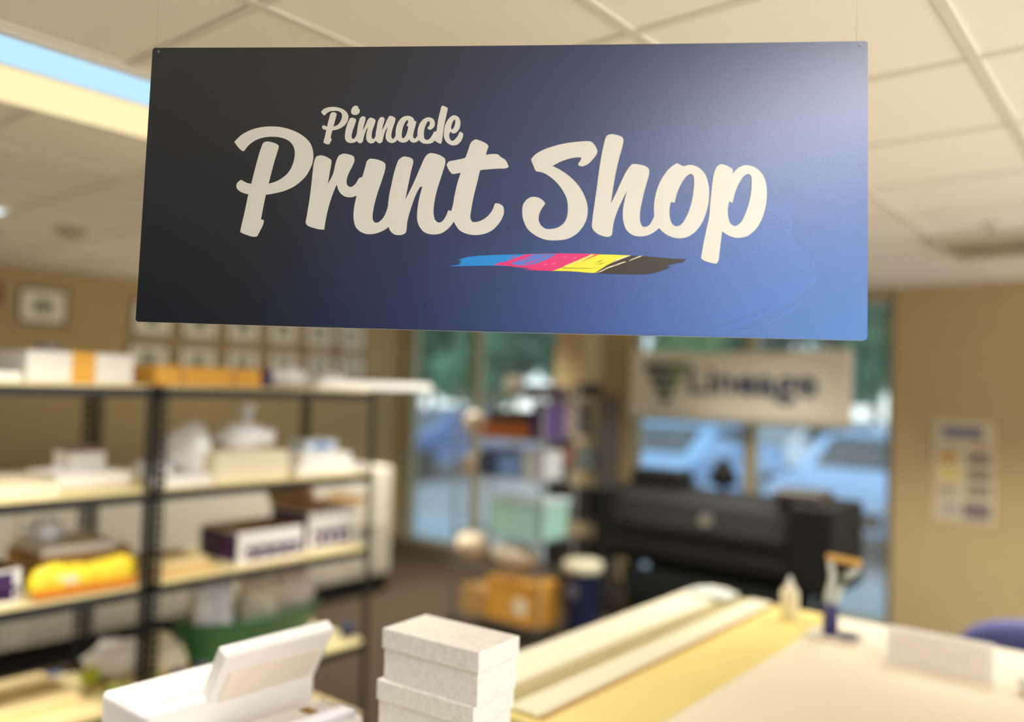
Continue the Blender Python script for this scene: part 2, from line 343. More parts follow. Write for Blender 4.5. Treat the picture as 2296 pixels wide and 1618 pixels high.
letters = [
 (A, [[(90,342),(118,312),(150,285),(200,257),(260,236),(330,224),(400,222),(470,230),(540,250),(600,278),(650,315),(683,355),(700,400),(706,450),(698,510),(680,553),(650,605),(605,652),(550,692),(490,720),(420,740),(340,753),(270,755),(200,750),(155,738),(120,717),(107,695),(108,672),(122,652),(143,638),(165,650),(190,662),(222,668),(290,672),(357,667),(420,648),(475,615),(515,575),(540,530),(556,480),(562,430),(556,390),(535,352),(500,325),(450,308),(400,302),(350,303),(300,312),(255,330),(220,352),(190,380),(165,413),(150,411),(120,383)]]),
 (A, [[(318,348),(345,339),(385,345),(420,358),(436,372),(400,500),(357,667),(335,755),(315,850),(297,947),(319,950),(318,972),(290,1035),(265,1078),(235,1081),(190,1068),(155,1055),(136,1043),(140,1020),(170,890),(200,750),(222,668),(260,520),(295,400)]]),
 (A, [[(728,458),(760,447),(800,455),(847,484),(832,590),(818,672),(860,590),(885,490),(905,450),(940,434),(985,440),(1020,455),(1027,485),(1010,530),(980,590),(965,640),(968,675),(987,692),(1010,690),(1038,665),(1065,622),(1082,618),(1082,660),(1045,758),(1010,772),(960,770),(925,750),(903,720),(888,672),(860,740),(830,830),(810,910),(797,980),(790,1026),(750,1023),(700,1010),(660,993),(647,975),(655,920),(675,800),(690,680),(703,560),(712,500)]]),
 (A, [[(1065,622),(1084,618),(1110,540),(1125,490),(1143,475),(1185,476),(1235,490),(1265,510),(1268,540),(1240,640),(1200,760),(1172,880),(1168,940),(1180,967),(1205,971),(1235,952),(1262,915),(1280,870),(1292,825),(1325,900),(1300,990),(1285,1010),(1240,1038),(1180,1058),(1120,1060),(1070,1040),(1037,1005),(1021,950),(1020,890),(1030,820),(1045,758),(1058,690)]]),
 (A, [[(1290,820),(1299,750),(1312,690),(1330,605),(1350,535),(1375,478),(1410,457),(1445,460),(1478,475),(1485,492),(1470,560),(1445,680),(1422,793),(1455,730),(1500,635),(1545,530),(1585,450),(1615,430),(1660,435),(1705,452),(1733,475),(1735,500),(1710,590),(1672,710),(1648,820),(1643,900),(1655,950),(1682,972),(1710,962),(1737,925),(1758,875),(1785,882),(1800,960),(1760,1015),(1700,1055),(1630,1063),(1570,1045),(1532,1000),(1516,950),(1517,880),(1532,780),(1556,692),(1540,692),(1500,765),(1465,865),(1440,955),(1425,1050),(1395,1067),(1340,1064),(1308,1038),(1292,1000),(1287,900)]]),
 (A, [[(1937,345),(1970,323),(2020,338),(2060,360),(2071,375),(2060,410),(2050,443),(2100,437),(2145,440),(2170,462),(2200,480),(2218,508),(2228,535),(2210,547),(2150,550),(2080,555),(2008,563),(1985,650),(1955,770),(1935,880),(1930,935),(1945,965),(1980,966),(2030,947),(2080,905),(2108,860),(2122,822),(2150,822),(2185,845),(2192,890),(2180,930),(2150,980),(2100,1030),(2040,1058),(1970,1068),(1900,1058),(1845,1030),(1815,990),(1800,960),(1783,880),(1793,840),(1805,770),(1830,660),(1855,582),(1790,592),(1768,570),(1746,520),(1760,497),(1820,483),(1890,465),(1912,410)]]),
 (B, [[(318,340),(345,305),(400,270),(480,240),(580,215),(680,202),(780,200),(798,212),(832,268),(830,292),(800,335),(760,375),(715,394),(690,388),(683,374),(700,350),(710,325),(660,325),(600,338),(540,360),(483,390),(550,425),(620,475),(690,550),(735,630),(757,710),(752,790),(722,860),(670,920),(600,958),(520,970),(430,965),(350,932),(290,882),(257,815),(247,745),(255,690),(285,650),(320,633),(365,635),(408,658),(426,683),(395,730),(376,780),(377,820),(395,855),(430,880),(480,881),(530,867),(570,838),(595,790),(603,720),(595,650),(568,590),(520,525),(460,472),(405,442),(355,430),(335,390)]]),
 (B, [[(905,157),(935,143),(980,148),(1025,165),(1036,187),(1030,230),(1000,340),(975,450),(950,600),(938,683),(970,620),(1020,510),(1070,415),(1105,377),(1150,378),(1205,392),(1233,412),(1237,445),(1215,530),(1187,640),(1165,760),(1168,830),(1185,862),(1210,866),(1240,848),(1262,812),(1277,780),(1320,800),(1315,870),(1290,895),(1240,925),(1180,940),(1110,930),(1060,890),(1037,830),(1030,760),(1040,680),(1065,582),(1030,650),(990,740),(960,830),(942,932),(915,943),(860,932),(815,905),(792,872),(795,800),(810,690),(830,550),(850,400),(877,250)]]),
 (B, [[(1350,465),(1400,405),(1455,370),(1500,391),(1560,382),(1620,402),(1670,450),(1698,530),(1704,620),(1690,720),(1650,830),(1590,908),(1525,947),(1450,953),(1380,930),(1315,877),(1287,825),(1275,770),(1275,690),(1290,600),(1315,530)], [(1435,677),(1455,600),(1490,522),(1530,468),(1560,452),(1580,465),(1587,510),(1580,600),(1560,700),(1525,790),(1482,850),(1445,861),(1415,842),(1398,790),(1395,730),(1405,672)]]),
 (B, [[(1765,395),(1795,377),(1845,390),(1888,418),(1886,453),(1930,407),(1985,385),(2050,397),(2105,438),(2140,500),(2153,580),(2148,680),(2120,790),(2070,880),(2000,937),(1920,951),(1860,935),(1805,900),(1795,980),(1785,1060),(1775,1130),(1760,1152),(1720,1145),(1665,1128),(1643,1110),(1650,1050),(1680,900),(1705,780),(1712,690),(1725,560),(1742,450)], [(1888,678),(1905,600),(1940,520),(1980,465),(2010,452),(2030,468),(2035,530),(2025,630),(1995,740),(1950,832),(1905,860),(1872,842),(1853,790),(1850,720),(1860,668)]]),
 (Cc, [[(130,200),(160,165),(210,140),(290,128),(370,135),(440,160),(495,203),(520,255),(515,310),(480,375),(420,425),(350,453),(290,463),(205,458),(160,445),(143,420),(150,400),(168,390),(215,408),(305,408),(360,390),(400,345),(425,290),(430,245),(415,210),(380,190),(320,185),(260,192),(215,215),(180,250),(160,240)]]),
 (Cc, [[(272,215),(295,203),(330,208),(352,225),(335,300),(305,408),(290,463),(268,573),(282,590),(265,625),(247,660),(210,660),(163,635),(180,570),(205,458),(235,330)]]),
 (Cc, [[(585,130),(620,110),(655,118),(665,145),(683,175),(675,213),(640,240),(600,243),(568,225),(558,185)]]),
 (Cc, [[(545,290),(580,283),(620,298),(630,315),(605,400),(575,490),(565,550),(577,583),(600,583),(625,550),(645,500),(690,550),(650,608),(600,638),(540,643),(492,620),(472,575),(474,500),(497,400),(525,325)]]),
 (Cc, [[(640,520),(650,440),(668,345),(690,285),(725,262),(760,272),(765,300),(745,380),(722,472),(760,400),(800,310),(830,282),(870,288),(908,315),(900,360),(865,460),(852,540),(860,580),(882,586),(903,560),(920,500),(955,560),(918,605),(880,640),(840,650),(800,630),(778,590),(777,520),(805,418),(780,450),(745,540),(720,630),(690,648),(655,632),(640,605)]]),
 (Cc, [[(910,520),(925,430),(945,330),(975,280),(1010,273),(1037,292),(1035,320),(1012,400),(1000,470),(1030,410),(1075,310),(1110,255),(1150,262),(1192,290),(1190,320),(1155,430),(1133,530),(1140,575),(1160,586),(1185,560),(1205,500),(1235,560),(1220,600),(1180,635),(1130,643),(1080,620),(1055,580),(1055,520),(1085,415),(1055,455),(1025,540),(1000,632),(965,648),(930,630),(912,600)]]),
 (Cc, [[(1225,360),(1265,300),(1310,268),(1370,256),(1420,268),(1455,300),(1462,325),(1492,337),(1480,390),(1455,480),(1445,545),(1455,577),(1475,579),(1500,552),(1523,500),(1555,560),(1530,600),(1490,632),(1440,638),(1405,615),(1388,590),(1355,625),(1300,638),(1250,625),(1215,590),(1197,530),(1198,455)], [(1340,335),(1362,312),(1375,330),(1370,360),(1352,388),(1360,400),(1378,408),(1365,470),(1340,540),(1308,578),(1288,568),(1282,530),(1290,460),(1310,390)]]),
 (Cc, [[(1600,300),(1650,278),(1700,283),(1740,310),(1755,350),(1750,400),(1720,440),(1690,455),(1660,445),(1650,425),(1675,400),(1685,360),(1680,332),(1655,335),(1628,380),(1605,450),(1598,520),(1608,580),(1630,598),(1665,595),(1700,562),(1725,520),(1745,482),(1795,475),(1785,600),(1757,608),(1720,640),(1660,655),(1590,648),(1545,620),(1518,580),(1507,520),(1515,440),(1545,360)]]),
 (Cc, [[(1860,112),(1885,115),(1940,145),(1935,180),(1900,340),(1875,480),(1850,640),(1840,655),(1800,640),(1757,608),(1745,484),(1778,475),(1800,330),(1835,180),(1850,125)]]),
 (Cc, [[(1920,350),(1960,290),(2010,252),(2050,250),(2098,280),(2120,340),(2115,410),(2085,470),(2045,503),(2010,505),(1975,482),(1960,530),(1970,580),(1995,612),(2020,610),(2055,580),(2090,530),(2110,488),(2135,488),(2160,515),(2152,570),(2120,630),(2070,670),(2010,678),(1950,655),(1907,610),(1885,550),(1890,450)], [(2040,303),(2048,340),(2040,390),(2020,435),(1998,452),(1987,430),(1995,385),(2015,335)]]),
]
for i, (cv, loops) in enumerate(letters):
    o = decal('letter', loops, cv, M_ink, off=.0007+i*.00002); o.parent = sign
D = conv(980, 540, 580/2296)
def stroke(name, loops, rgb, off):
    o = decal(name, loops, D, mat('ink_'+name, rgb, .4, var=.01), off, .0001, smooth=False); o.parent = sign; return o
stroke('cyan_stroke', [[(100,226),(150,217),(208,209),(190,204),(222,194),(190,186),(228,178),(190,170),(215,160),(260,145),(330,136),(400,130),(500,126),(600,122),(800,116),(1080,112),(1080,160),(900,235),(700,225),(500,219),(400,219),(300,222),(200,224)],[(0,0),(1,0),(0,1)]][:1], (40, 140, 215), .0006)
stroke('magenta_stroke', [[(505,212),(560,190),(700,150),(780,120),(865,118),(1000,114),(1100,111),(1260,112),(1400,115),(1450,118),(1110,240),(1030,268),(900,262),(760,255),(860,248),(700,232),(640,222)]], (226, 58, 122), .0007)
stroke('cyan_streaks', [[(655,200),(740,168),(870,120),(1060,116),(985,160),(880,200),(800,215),(730,216),(700,214)], [(560,196),(640,160),(740,128),(690,152),(610,186)]], (84, 128, 205), .0008)
stroke('magenta_streaks', [[(700,188),(820,150),(860,140),(790,170)], [(760,208),(900,160),(930,154),(850,190),(800,206)], [(900,150),(1000,125),(960,142)], [(640,150),(700,128),(690,138)]], (214, 70, 140), .0009)
stroke('yellow_stroke', [[(1025,266),(1100,240),(1180,205),(1290,160),(1370,118),(1450,121),(1560,123),(1640,126),(1705,129),(1650,155),(1560,190),(1500,220),(1450,255),(1415,284),(1380,285),(1250,274),(1150,268)]], (246, 228, 66), .0010)
stroke('orange_streaks', [[(1180,212),(1290,160),(1380,122),(1445,119),(1330,165),(1250,195)]], (232, 96, 90), .0011)
stroke('pale_streaks', [[(1120,226),(1240,176),(1360,126),(1400,122),(1280,182),(1200,210)], [(1260,190),(1300,176),(1290,186)]], (250, 226, 110), .0012)
stroke('black_stroke', [[(1400,284),(1470,240),(1560,190),(1700,131),(1820,133),(1960,146),(2120,160),(2212,160),(2196,176),(2180,190),(2110,200),(2060,215),(2025,224),(2066,230),(2060,240),(2000,262),(1940,282),(1850,296),(1750,297),(1640,294),(1500,289)]], (58, 50, 42), .0011)
stroke('white_streaks', [[(1400,286),(1450,276),(1530,236),(1680,186),(1660,184),(1520,232),(1440,272)], [(1700,180),(1780,150),(1826,133),(1800,134),(1716,168)], [(1560,192),(1640,160),(1720,130),(1700,129),(1600,166)], [(1530,238),(1600,216),(1660,192),(1580,215)]], (240, 232, 190), .0013)
stroke('yellow_specks', [[(1100,150),(1170,138),(1140,146)], [(1000,214),(1060,190),(1040,204)], [(1200,160),(1250,140),(1230,152)], [(940,212),(985,206),(960,214)]], (240, 160, 150), .0012)
stroke('black_specks', [[(1390,200),(1480,166),(1450,184)], [(1400,218),(1500,186),(1460,204)], [(1540,190),(1620,160),(1600,172)], [(1100,238),(1340,243),(1440,240),(1340,247),(1120,244)]], (110, 96, 40), .0012)
E6 = conv(900, 400, 1100/2296)
sw = decal('brush_swirl', [[(150,315),(360,315),(520,240),(900,180),(1300,120),(1700,108),(1780,112),(1805,98),(1830,100),(1836,160),(1834,225),(1815,292),(1860,310),(1900,345),(1935,400),(1944,440),(1940,480),(1915,535),(1850,612),(1780,655),(1700,690),(1620,722),(1560,738),(1000,722),(400,706),(165,700),(162,675),(150,650),(112,612),(100,560),(104,480),(110,430),(135,370)]], E6, M_swirl, .0002, .0001, smooth=False); sw.parent = sign
for k, lp in enumerate([[(1420,716),(1600,645),(1740,590),(1850,515),(1700,622),(1560,680)], [(1500,730),(1650,672),(1800,600),(1900,520),(1930,470),(1890,560),(1780,635),(1650,700)], [(1870,330),(1920,390),(1926,440),(1908,400)]]):
    s_ = decal('brush_streak', [lp], E6, M_sign, .0004, .0001, smooth=False); s_.parent = sign
# hanging hardware: corner holes, loops and nylon lines to the ceiling grid
for (hx, hy) in ((1930, 101), (356, 116)):
    a, b = sg(hx, hy)
    MB().lathe([(.0022, 0), (.0022, .0006)], 12, Matrix.Translation((a, -.0003, b)) @ Matrix.Rotation(pi/2, 4, 'X')).build('grommet', mat('grommet_grey', (120, 120, 124), .3), sign)
    MB().tube([(a, -.001, b), (a-.004, -.002, b+.004), (a-.006, .0025, b+.008), (a-.006, .0025, CZ-1.92)], .00025, 6).build('nylon_line', glass_mat('nylon', (235, 235, 235), .15, .2), sign)

# ------------------------------------------------------------------ photo boxes on the counter
def linen(name, rgb):
    m = bpy.data.materials.new(name); m.use_nodes = True
    N = m.node_tree.nodes; L = m.node_tree.links; b = N['Principled BSDF']; tc = N.new('ShaderNodeTexCoord')
    outs = []
    for sc in ((50, 800, 800), (800, 50, 800), (800, 800, 50)):
        mp = N.new('ShaderNodeMapping'); mp.inputs['Scale'].default_value = sc
        nz = N.new('ShaderNodeTexNoise'); nz.inputs['Scale'].default_value = 1; nz.inputs['Detail'].default_value = 2
        L.new(tc.outputs['Object'], mp.inputs[0]); L.new(mp.outputs[0], nz.inputs['Vector']); outs.append(nz)
    ad = N.new('ShaderNodeMath'); ad.operation = 'ADD'; L.new(outs[0].outputs['Fac'], ad.inputs[0]); L.new(outs[1].outputs['Fac'], ad.inputs[1])
    r = N.new('ShaderNodeValToRGB'); r.color_ramp.elements[0].position = .40; r.color_ramp.elements[1].position = .56
    h = N.new('ShaderNodeMath'); h.operation = 'MULTIPLY'; h.inputs[1].default_value = .3333
    ad2 = N.new('ShaderNodeMath'); ad2.operation = 'ADD'; L.new(ad.outputs[0], ad2.inputs[0]); L.new(outs[2].outputs['Fac'], ad2.inputs[1]); L.new(ad2.outputs[0], h.inputs[0])
    c = lin(rgb); r.color_ramp.elements[0].color = (c[0]*.72, c[1]*.69, c[2]*.63, 1); r.color_ramp.elements[1].color = c+(1,)
    L.new(h.outputs[0], r.inputs[0]); L.new(r.outputs[0], b.inputs['Base Color']); b.inputs['Roughness'].default_value = .8
    bp = N.new('ShaderNodeBump'); bp.inputs['Strength'].default_value = .35; bp.inputs['Distance'].default_value = .001
    L.new(h.outputs[0], bp.inputs['Height']); L.new(bp.outputs[0], b.inputs['Normal']); return m
M_linen = linen('linen_cloth', (252, 249, 242))
CT = .80; BH = .1053
def photo_box(label, loc, rz):
    t = thing('keepsake_box', label, 'box', loc, rz, 'linen boxes stacked on the counter')
    L_, W_ = .25, .138
    MB().box(-L_/2+.004, L_/2-.004, -W_/2+.004, W_/2-.004, 0, BH-.002, b=.0015).build('box_body', M_linen, t)
    lid = MB(); lid.box(-L_/2, L_/2, -W_/2, W_/2, BH-.041, BH, b=.002); lid.build('lid', M_linen, t)
    return t
near, left, right = atz(1072, 1465, 1.3265), atz(858, 1407, 1.3265), atz(1165, 1425, 1.3265)
bc = (left+right)/2
offs = [(-.012, -.004, .09), (-.006, .002, .075), (-.004, -.001, .08), (-.008, -.003, .088), (0, 0, .08)]
names = ['white linen covered box at the very bottom of the stack on the counter', 'white linen covered box second from the bottom of the counter stack', 'white linen covered box in the middle of the counter stack',
         'white linen covered box just under the topmost one of the stack', 'topmost white linen covered lidded box of the stack below the sign']
for k in range(5):
    dx, dy, rz = offs[k]; photo_box(names[k], (bc.x+dx, bc.y+dy, CT+BH*k), rz)

# front counter
ct = thing('service_counter', 'beige counter at the front carrying the linen boxes and the white desktop machine', 'counter', (-.7, 1.05, 0))
MB().box(-1.5, 1.7, -.33, .33, CT-.035, CT, b=.004).build('worktop', mat('counter_laminate', (214, 196, 156), .4), ct)
MB().box(-1.45, 1.65, -.28, .29, .08, CT-.035).build('cabinet_body', mat('counter_panel', (150, 128, 92), .6), ct)
MB().box(-1.42, 1.62, -.24, .26, 0, .08).build('toe_kick', M_dark, ct)

# white desktop machine with raised tray
M_dev = mat('machine_white', (240, 235, 230), .35, var=.015)
M_dev2 = mat('machine_cream', (240, 226, 206), .5, var=.02)
X0, Y0 = -1.64, 1.10
dv = thing('desktop_machine', 'white desktop paper machine with a raised slanted tray on the counter', 'office machine', (X0, Y0, CT))
b_ = MB(); b_.prism([(-.215, -.23), (.19, -.23), (.19, .19), (-.215, .21)], 0, .24, 'z'); b_.box(-.215, -.01, -.225, .20, .24, .335, b=.012)
b_.build('body', M_dev, dv)
MB().box(-.175, -.05, -.19, .17, .3352, .339, b=.001).build('top_cover', M_dev2, dv)
# the slab: slants up towards the right
sl = MB(); Ms = Matrix.Translation((-.062, .04, .235)) @ Matrix.Rotation(radians(30), 4, 'Y')
sl.box(-.035, 0, -.130, .165, -.06, .235, M=Ms, b=.006); sl.build('raised_tray', M_dev, dv)
MB().box(.0003, .004, -.105, .14, -.02, .185, M=Ms, b=.001).build('tray_panel', M_dev2, dv)
MB().box(.004, .007, -.105, .14, -.04, -.03, M=Ms, b=.001).build('tray_rib', M_dev, dv)
MB().box(.03, .19, -.10, .19, .235, .275, b=.015).build('output_cover', M_dev, dv)
MB().box(.06, .11, .10, .125, .2755, .277).build('cover_slot', M_kraft, dv)
MB().box(.13, .185, .02, .17, .27, .292, b=.008).build('control_panel', mat('panel_lilac', (216, 210, 216), .4), dv)

# ------------------------------------------------------------------ shelving units
SXF, SXB = -3.40, -4.00
ZS = [.06, .455, .955, 1.355, 1.80]
def shelving(label, y0, y1):
    L_ = y1-y0
    t = thing('shelving_unit', label, 'shelving unit', (-3.70, (y0+y1)/2, 0), 0, 'black slotted steel shelving units')
    hx = .30; hy = L_/2
    for sx in (1, -1):
        for sy in (1, -1):
            p_ = MB()
            # slotted angle: flange A faces the front/back, flange B the side
            xo = sx*hx; yo = sy*hy; w_ = .038; th = .002
            for z in range(0, 48):
                z0 = z*.0376
                p_.box(xo-th*(sx > 0), xo+th*(sx < 0), min(yo, yo-sy*w_), max(yo, yo-sy*w_), z0, z0+.016)
                p_.box(min(xo, xo-sx*w_), max(xo, xo-sx*w_), yo-th*(sy > 0), yo+th*(sy < 0), z0, z0+.016)
            for a0, a1 in ((0, .012), (.026, .038)):
                p_.box(xo-th*(sx > 0), xo+th*(sx < 0), min(yo-sy*a0, yo-sy*a1), max(yo-sy*a0, yo-sy*a1), 0, 1.80)
                p_.box(min(xo-sx*a0, xo-sx*a1), max(xo-sx*a0, xo-sx*a1), yo-th*(sy > 0), yo+th*(sy < 0), 0, 1.80)
            p_.build('post', M_black, t)
    for z in ZS:
        MB().box(-hx+.003, hx-.003, -hy+.003, hy-.003, z-.012, z).build('shelf_board', M_board, t)
        for sx in (1, -1):
            xb = sx*(hx-.004)
            MB().box(xb-.003, xb+.003, -hy+.002, hy-.002, z-.052, z-.012).build('shelf_beam', M_black, t)
        for sy in (1, -1):
            yb = sy*(hy-.004)
            MB().box(-hx, hx, yb-.003, yb+.003, z-.052, z-.012).build('end_beam', M_black, t)
    return t
shelving('black slotted steel shelving bay to the right, holding the purple and white cartons', 1.80, 3.02)
shelving('black slotted steel shelving bay cut by the left edge, holding the yellow bag', .56, 1.78)

def Y_(px, X, py=1000): return atx(px, py, X).y
def pbox(name, label, cat, px0, px1, X0_, X1_, z, h, material, rz=0, bev=.004, group=None):
    "box on a shelf: between two image columns measured at its front face"
    ya_, yb_ = Y_(px0, X1_), Y_(px1, X1_)
    t = MB().box(-(X1_-X0_)/2, (X1_-X0_)/2, -(yb_-ya_)/2, (yb_-ya_)/2, 0, h, b=bev).build(name, material, None, ((X0_+X1_)/2, (ya_+yb_)/2, z), rz)
    return tag(t, label, cat, group)
z1, z2, z3, z4 = 1.80, 1.355, .955, .455
# top shelf
t = pbox('long_carton', 'long flat orange-yellow carton on the top shelf right of the posts', 'box', 342, 580, -3.68, -3.46, z1, .085, M_orange)
for k in (-.14, .12):
    MB().box(-.111, .111, k-.012, k+.012, .001, .087).build('packing_tape', mat('tape_tan', (196, 142, 62), .3), t)
t = pbox('white_carton', 'white carton with an orange band on the top shelf left of the posts', 'box', 50, 292, -3.80, -3.48, z1, .125, M_white)
hy_ = (Y_(292, -3.48)-Y_(50, -3.48))/2
MB().box(-.162, .162, -hy_+.40*2*hy_, -hy_+.62*2*hy_, .001, .1265).build('orange_band', M_orange, t)
y_ = Y_(85, -3.6)
MB().lathe([(.022, 0), (.045, 0), (.045, .03), (.022, .03), (.022, 0)], 24, caps=False).build('x', mat('tape_grey', (120, 112, 120), .4)).name = 'tape_roll'
o = bpy.data.objects['tape_roll']; o.location = (-3.6, y_+.02, z1+.1255); tag(o, 'small grey tape roll lying on the white carton with the orange band', 'tape roll')
pbox('paper_ream', 'grey-white ream of paper on the top shelf at the left edge', 'paper', -60, 42, -3.80, -3.45, z1, .04, M_white)
pbox('purple_box', 'tiny dark purple box beside the orange-yellow carton on the top shelf', 'box', 584, 606, -3.62, -3.50, z1, .09, M_purple)
def bagmesh(name, label, c, r, seed, z, material=None, tie=False, group=None, rough=.16):
    b = MB().blob((0, 0, r[2]*.82), r, seed, rough, 3, flat=0)
    if tie:
        b.tube([(0, 0, r[2]*1.45), (.004, 0, r[2]*1.85), (-.01, .01, r[2]*2.9)], [r[0]*.6, .016, .045], 9)
    o = b.build(name, material or M_bag, None, (c[0], c[1], z), 0, True); return tag(o, label, 'bag', group)
bagmesh('wrapped_supplies', 'crumpled white wrapped supplies on the top shelf right of the purple box', (-3.62, Y_(640, -3.6), 0), (.09, .11, .06), 3, z1)
bagmesh('wrapped_supplies', 'low crumpled white bundle near the right end of the top shelf', (-3.68, Y_(735, -3.68), 0), (.08, .09, .045), 4, z1)
t = MB().box(-.12, .12, -.42, .42, 0, .022).build('foam_board', M_foam, None, (-3.56, 3.08, z1)); tag(t, 'lower long white foam board overhanging the right end of the top shelf', 'foam board', 'foam boards on the top shelf')
t = MB().box(-.11, .11, -.40, .40, 0, .022).build('foam_board', M_foam, None, (-3.57, 3.10, z1+.0222)); tag(t, 'upper long white foam board overhanging the right end of the top shelf', 'foam board', 'foam boards on the top shelf')

# second shelf
y_ = Y_(388, -3.85)
bt = thing('black_bottle', 'black bottle standing at the back of the second shelf left of the white bags', 'bottle', (-3.85, y_, z2))
MB().lathe([(.034, 0), (.036, .01), (.036, .13), (.028, .15), (.015, .16)], 20).build('bottle_body', mat('bottle_black', (24, 22, 20), .3), bt, smooth=True)
MB().lathe([(.017, .16), (.017, .185)], 16).build('cap', M_dark2, bt)
bagmesh('plastic_bag', 'tall rounded white plastic bag on the second shelf beside the black bottle', (-3.68, Y_(440, -3.62), 0), (.13, .105, .15), 11, z2)
pbox('paper_sheets', 'flat white paper sheets along the front of the second shelf, right of the posts', 'paper', 347, 482, -3.50, -3.42, z2, .045, M_white)
pbox('cream_carton', 'cream carton on the second shelf under the white knotted bag', 'box', 486, 648, -3.76, -3.44, z2, .135, M_cream)
bagmesh('plastic_bag', 'white knotted plastic bag with a pointed top sitting on the cream carton', (-3.62, Y_(555, -3.6), 0), (.12, .15, .075), 5, z2+.136, tie=True)
bagmesh('plastic_bag', 'low grey-white plastic bag on the second shelf just right of the front post', (-3.68, Y_(372, -3.58), 0), (.13, .06, .05), 14, z2)
for k, w in enumerate(('lower', 'upper')):
    pbox('paper_stack', '%s loose white paper stack at the right end of the second shelf' % w, 'paper', 668+k*12, 822-k*34, -3.80+k*.03, -3.46-k*.02, z2+k*.0505, .05 if k == 0 else .055, M_white, rz=0, group='paper stacks at the right end of the second shelf')
t = pbox('tissue_box', 'small pale blue and white box on top of the right hand paper stacks', 'box', 686, 756, -3.76, -3.60, z2+.1065, .06, mat('pale_blue', (214, 226, 238), .5))
MB().box(-.081, .081, -.05, .05, .012, .045).build('blue_label', mat('label_blue', (88, 124, 190), .5), t)
pbox('paper_stack', 'wide white paper stack at the front of the second shelf by the left edge', 'paper', -60, 140, -3.85, -3.43, z2, .05, M_cream, group='paper stacks on the left second shelf')
pbox('paper_stack', 'white paper stack on the second shelf under the small brown lidded box', 'paper', 60, 235, -3.92, -3.62, z2+.0, .06, M_white, group='paper stacks on the left second shelf').location.y += .12
t = pbox('lidded_box', 'small white box with a brown lid on the papers at the left', 'box', 78, 165, -3.86, -3.70, z2+.0605, .085, M_white)
t.location.y += .14
MB().box(-.083, .083, -.075, .075, .086, .106, b=.003).build('lid', mat('lid_brown', (124, 104, 92), .6), t)
bagmesh('plastic_bag', 'limp white plastic bag at the back of the second shelf between the posts', (-3.80, 1.62, 0), (.12, .10, .045), 21, z2)

# third shelf
def tray_box(label, loc, dims, flaps, rz=0, group=None):
    lx, ly, h = dims
    t = thing('open_carton', label, 'box', loc, rz, group)
    w = .004; b = MB()
    b.box(-lx/2, lx/2, -ly/2, ly/2, 0, w).box(-lx/2, -lx/2+w, -ly/2, ly/2, w, h).box(lx/2-w, lx/2, -ly/2, ly/2, w, h).box(-lx/2, lx/2, -ly/2, -ly/2+w, w, h).box(-lx/2, lx/2, ly/2-w, ly/2, w, h)
    b.build('carton_body', M_white, t)
    # brown inside lining
    q = MB(); q.box(-lx/2+w, lx/2-w, -ly/2+w, ly/2-w, w, w+.002).box(-lx/2+w, -lx/2+w+.002, -ly/2+w, ly/2-w, w, h).box(-lx/2+w, lx/2-w, ly/2-w-.002, ly/2-w, w, h).box(-lx/2+w, lx/2-w, -ly/2+w, -ly/2+w+.002, w, h).box(lx/2-w-.002, lx/2-w, -ly/2+w, ly/2-w, w, h)
    q.build('inner_lining', M_kraft, t)
    MB().box(lx/2, lx/2+.001, -ly/2+.12*ly, ly/2-.06*ly, .015, h*.52).build('purple_band', M_purple, t)
    MB().box(-lx/2, lx/2, -ly/2-.001, -ly/2, .015, h*.95).build('purple_side', M_purple, t)
    for z_ in (-.3, -.1, .1, .3):
        MB().box(lx/2+.001, lx/2+.0015, ly*z_-.018, ly*z_+.018, h*.22, h*.34).build('white_print', M_white, t)
    if flaps:
        MB().box(-lx/2-.002, -lx/2+.002, -ly/2, ly/2, 0, .15, M=Matrix.Translation((-lx/2, 0, h)) @ Matrix.Rotation(radians(-38), 4, 'Y') @ Matrix.Translation((lx/2, 0, 0))).build('flap', M_kraft, t)
        MB().box(-lx/2, lx/2, -.002, .002, 0, .12, M=Matrix.Translation((0, ly/2, h)) @ Matrix.Rotation(radians(-70), 4, 'X')).build('flap', M_kraft, t)
    return t
ya_, yb_ = Y_(532, -3.46, 1200), Y_(680, -3.46, 1200)
tray_box('open white carton with a purple band, in front on the third shelf', (-3.62, (ya_+yb_)/2, z3), (.32, yb_-ya_, .155), False, 0, 'purple and white paper cartons')
ya_, yb_ = Y_(690, -3.52, 1180), Y_(792, -3.52, 1180)
tray_box('open white carton with raised brown flaps at the right end of the third shelf', (-3.68, (ya_+yb_)/2, z3), (.32, yb_-ya_, .20), True, 0, 'purple and white paper cartons')
pbox('kraft_folder', 'lower flat tan card folder on the third shelf just right of the posts', 'box', 346, 500, -3.82, -3.44, z3, .03, mat('tan_card', (214, 182, 118), .6), group='flat tan card folders')
pbox('kraft_folder', 'upper flat cream card folder on the third shelf just right of the posts', 'box', 350, 478, -3.80, -3.50, z3+.0305, .025, mat('tan_card_light', (226, 204, 152), .6), group='flat tan card folders')
ya_, yb_ = Y_(-70, -3.46, 1290), Y_(52, -3.46, 1290)
tray_box('white carton with a purple side at the left edge of the third shelf', (-3.60, (ya_+yb_)/2, z3), (.26, yb_-ya_, .13), False, 0, 'purple and white paper cartons')
MB().box(.1305, .1315, -.25, (yb_-ya_)/2-.03, .012, .118).build('purple_panel', M_purple, bpy.data.objects['open_carton.002'])
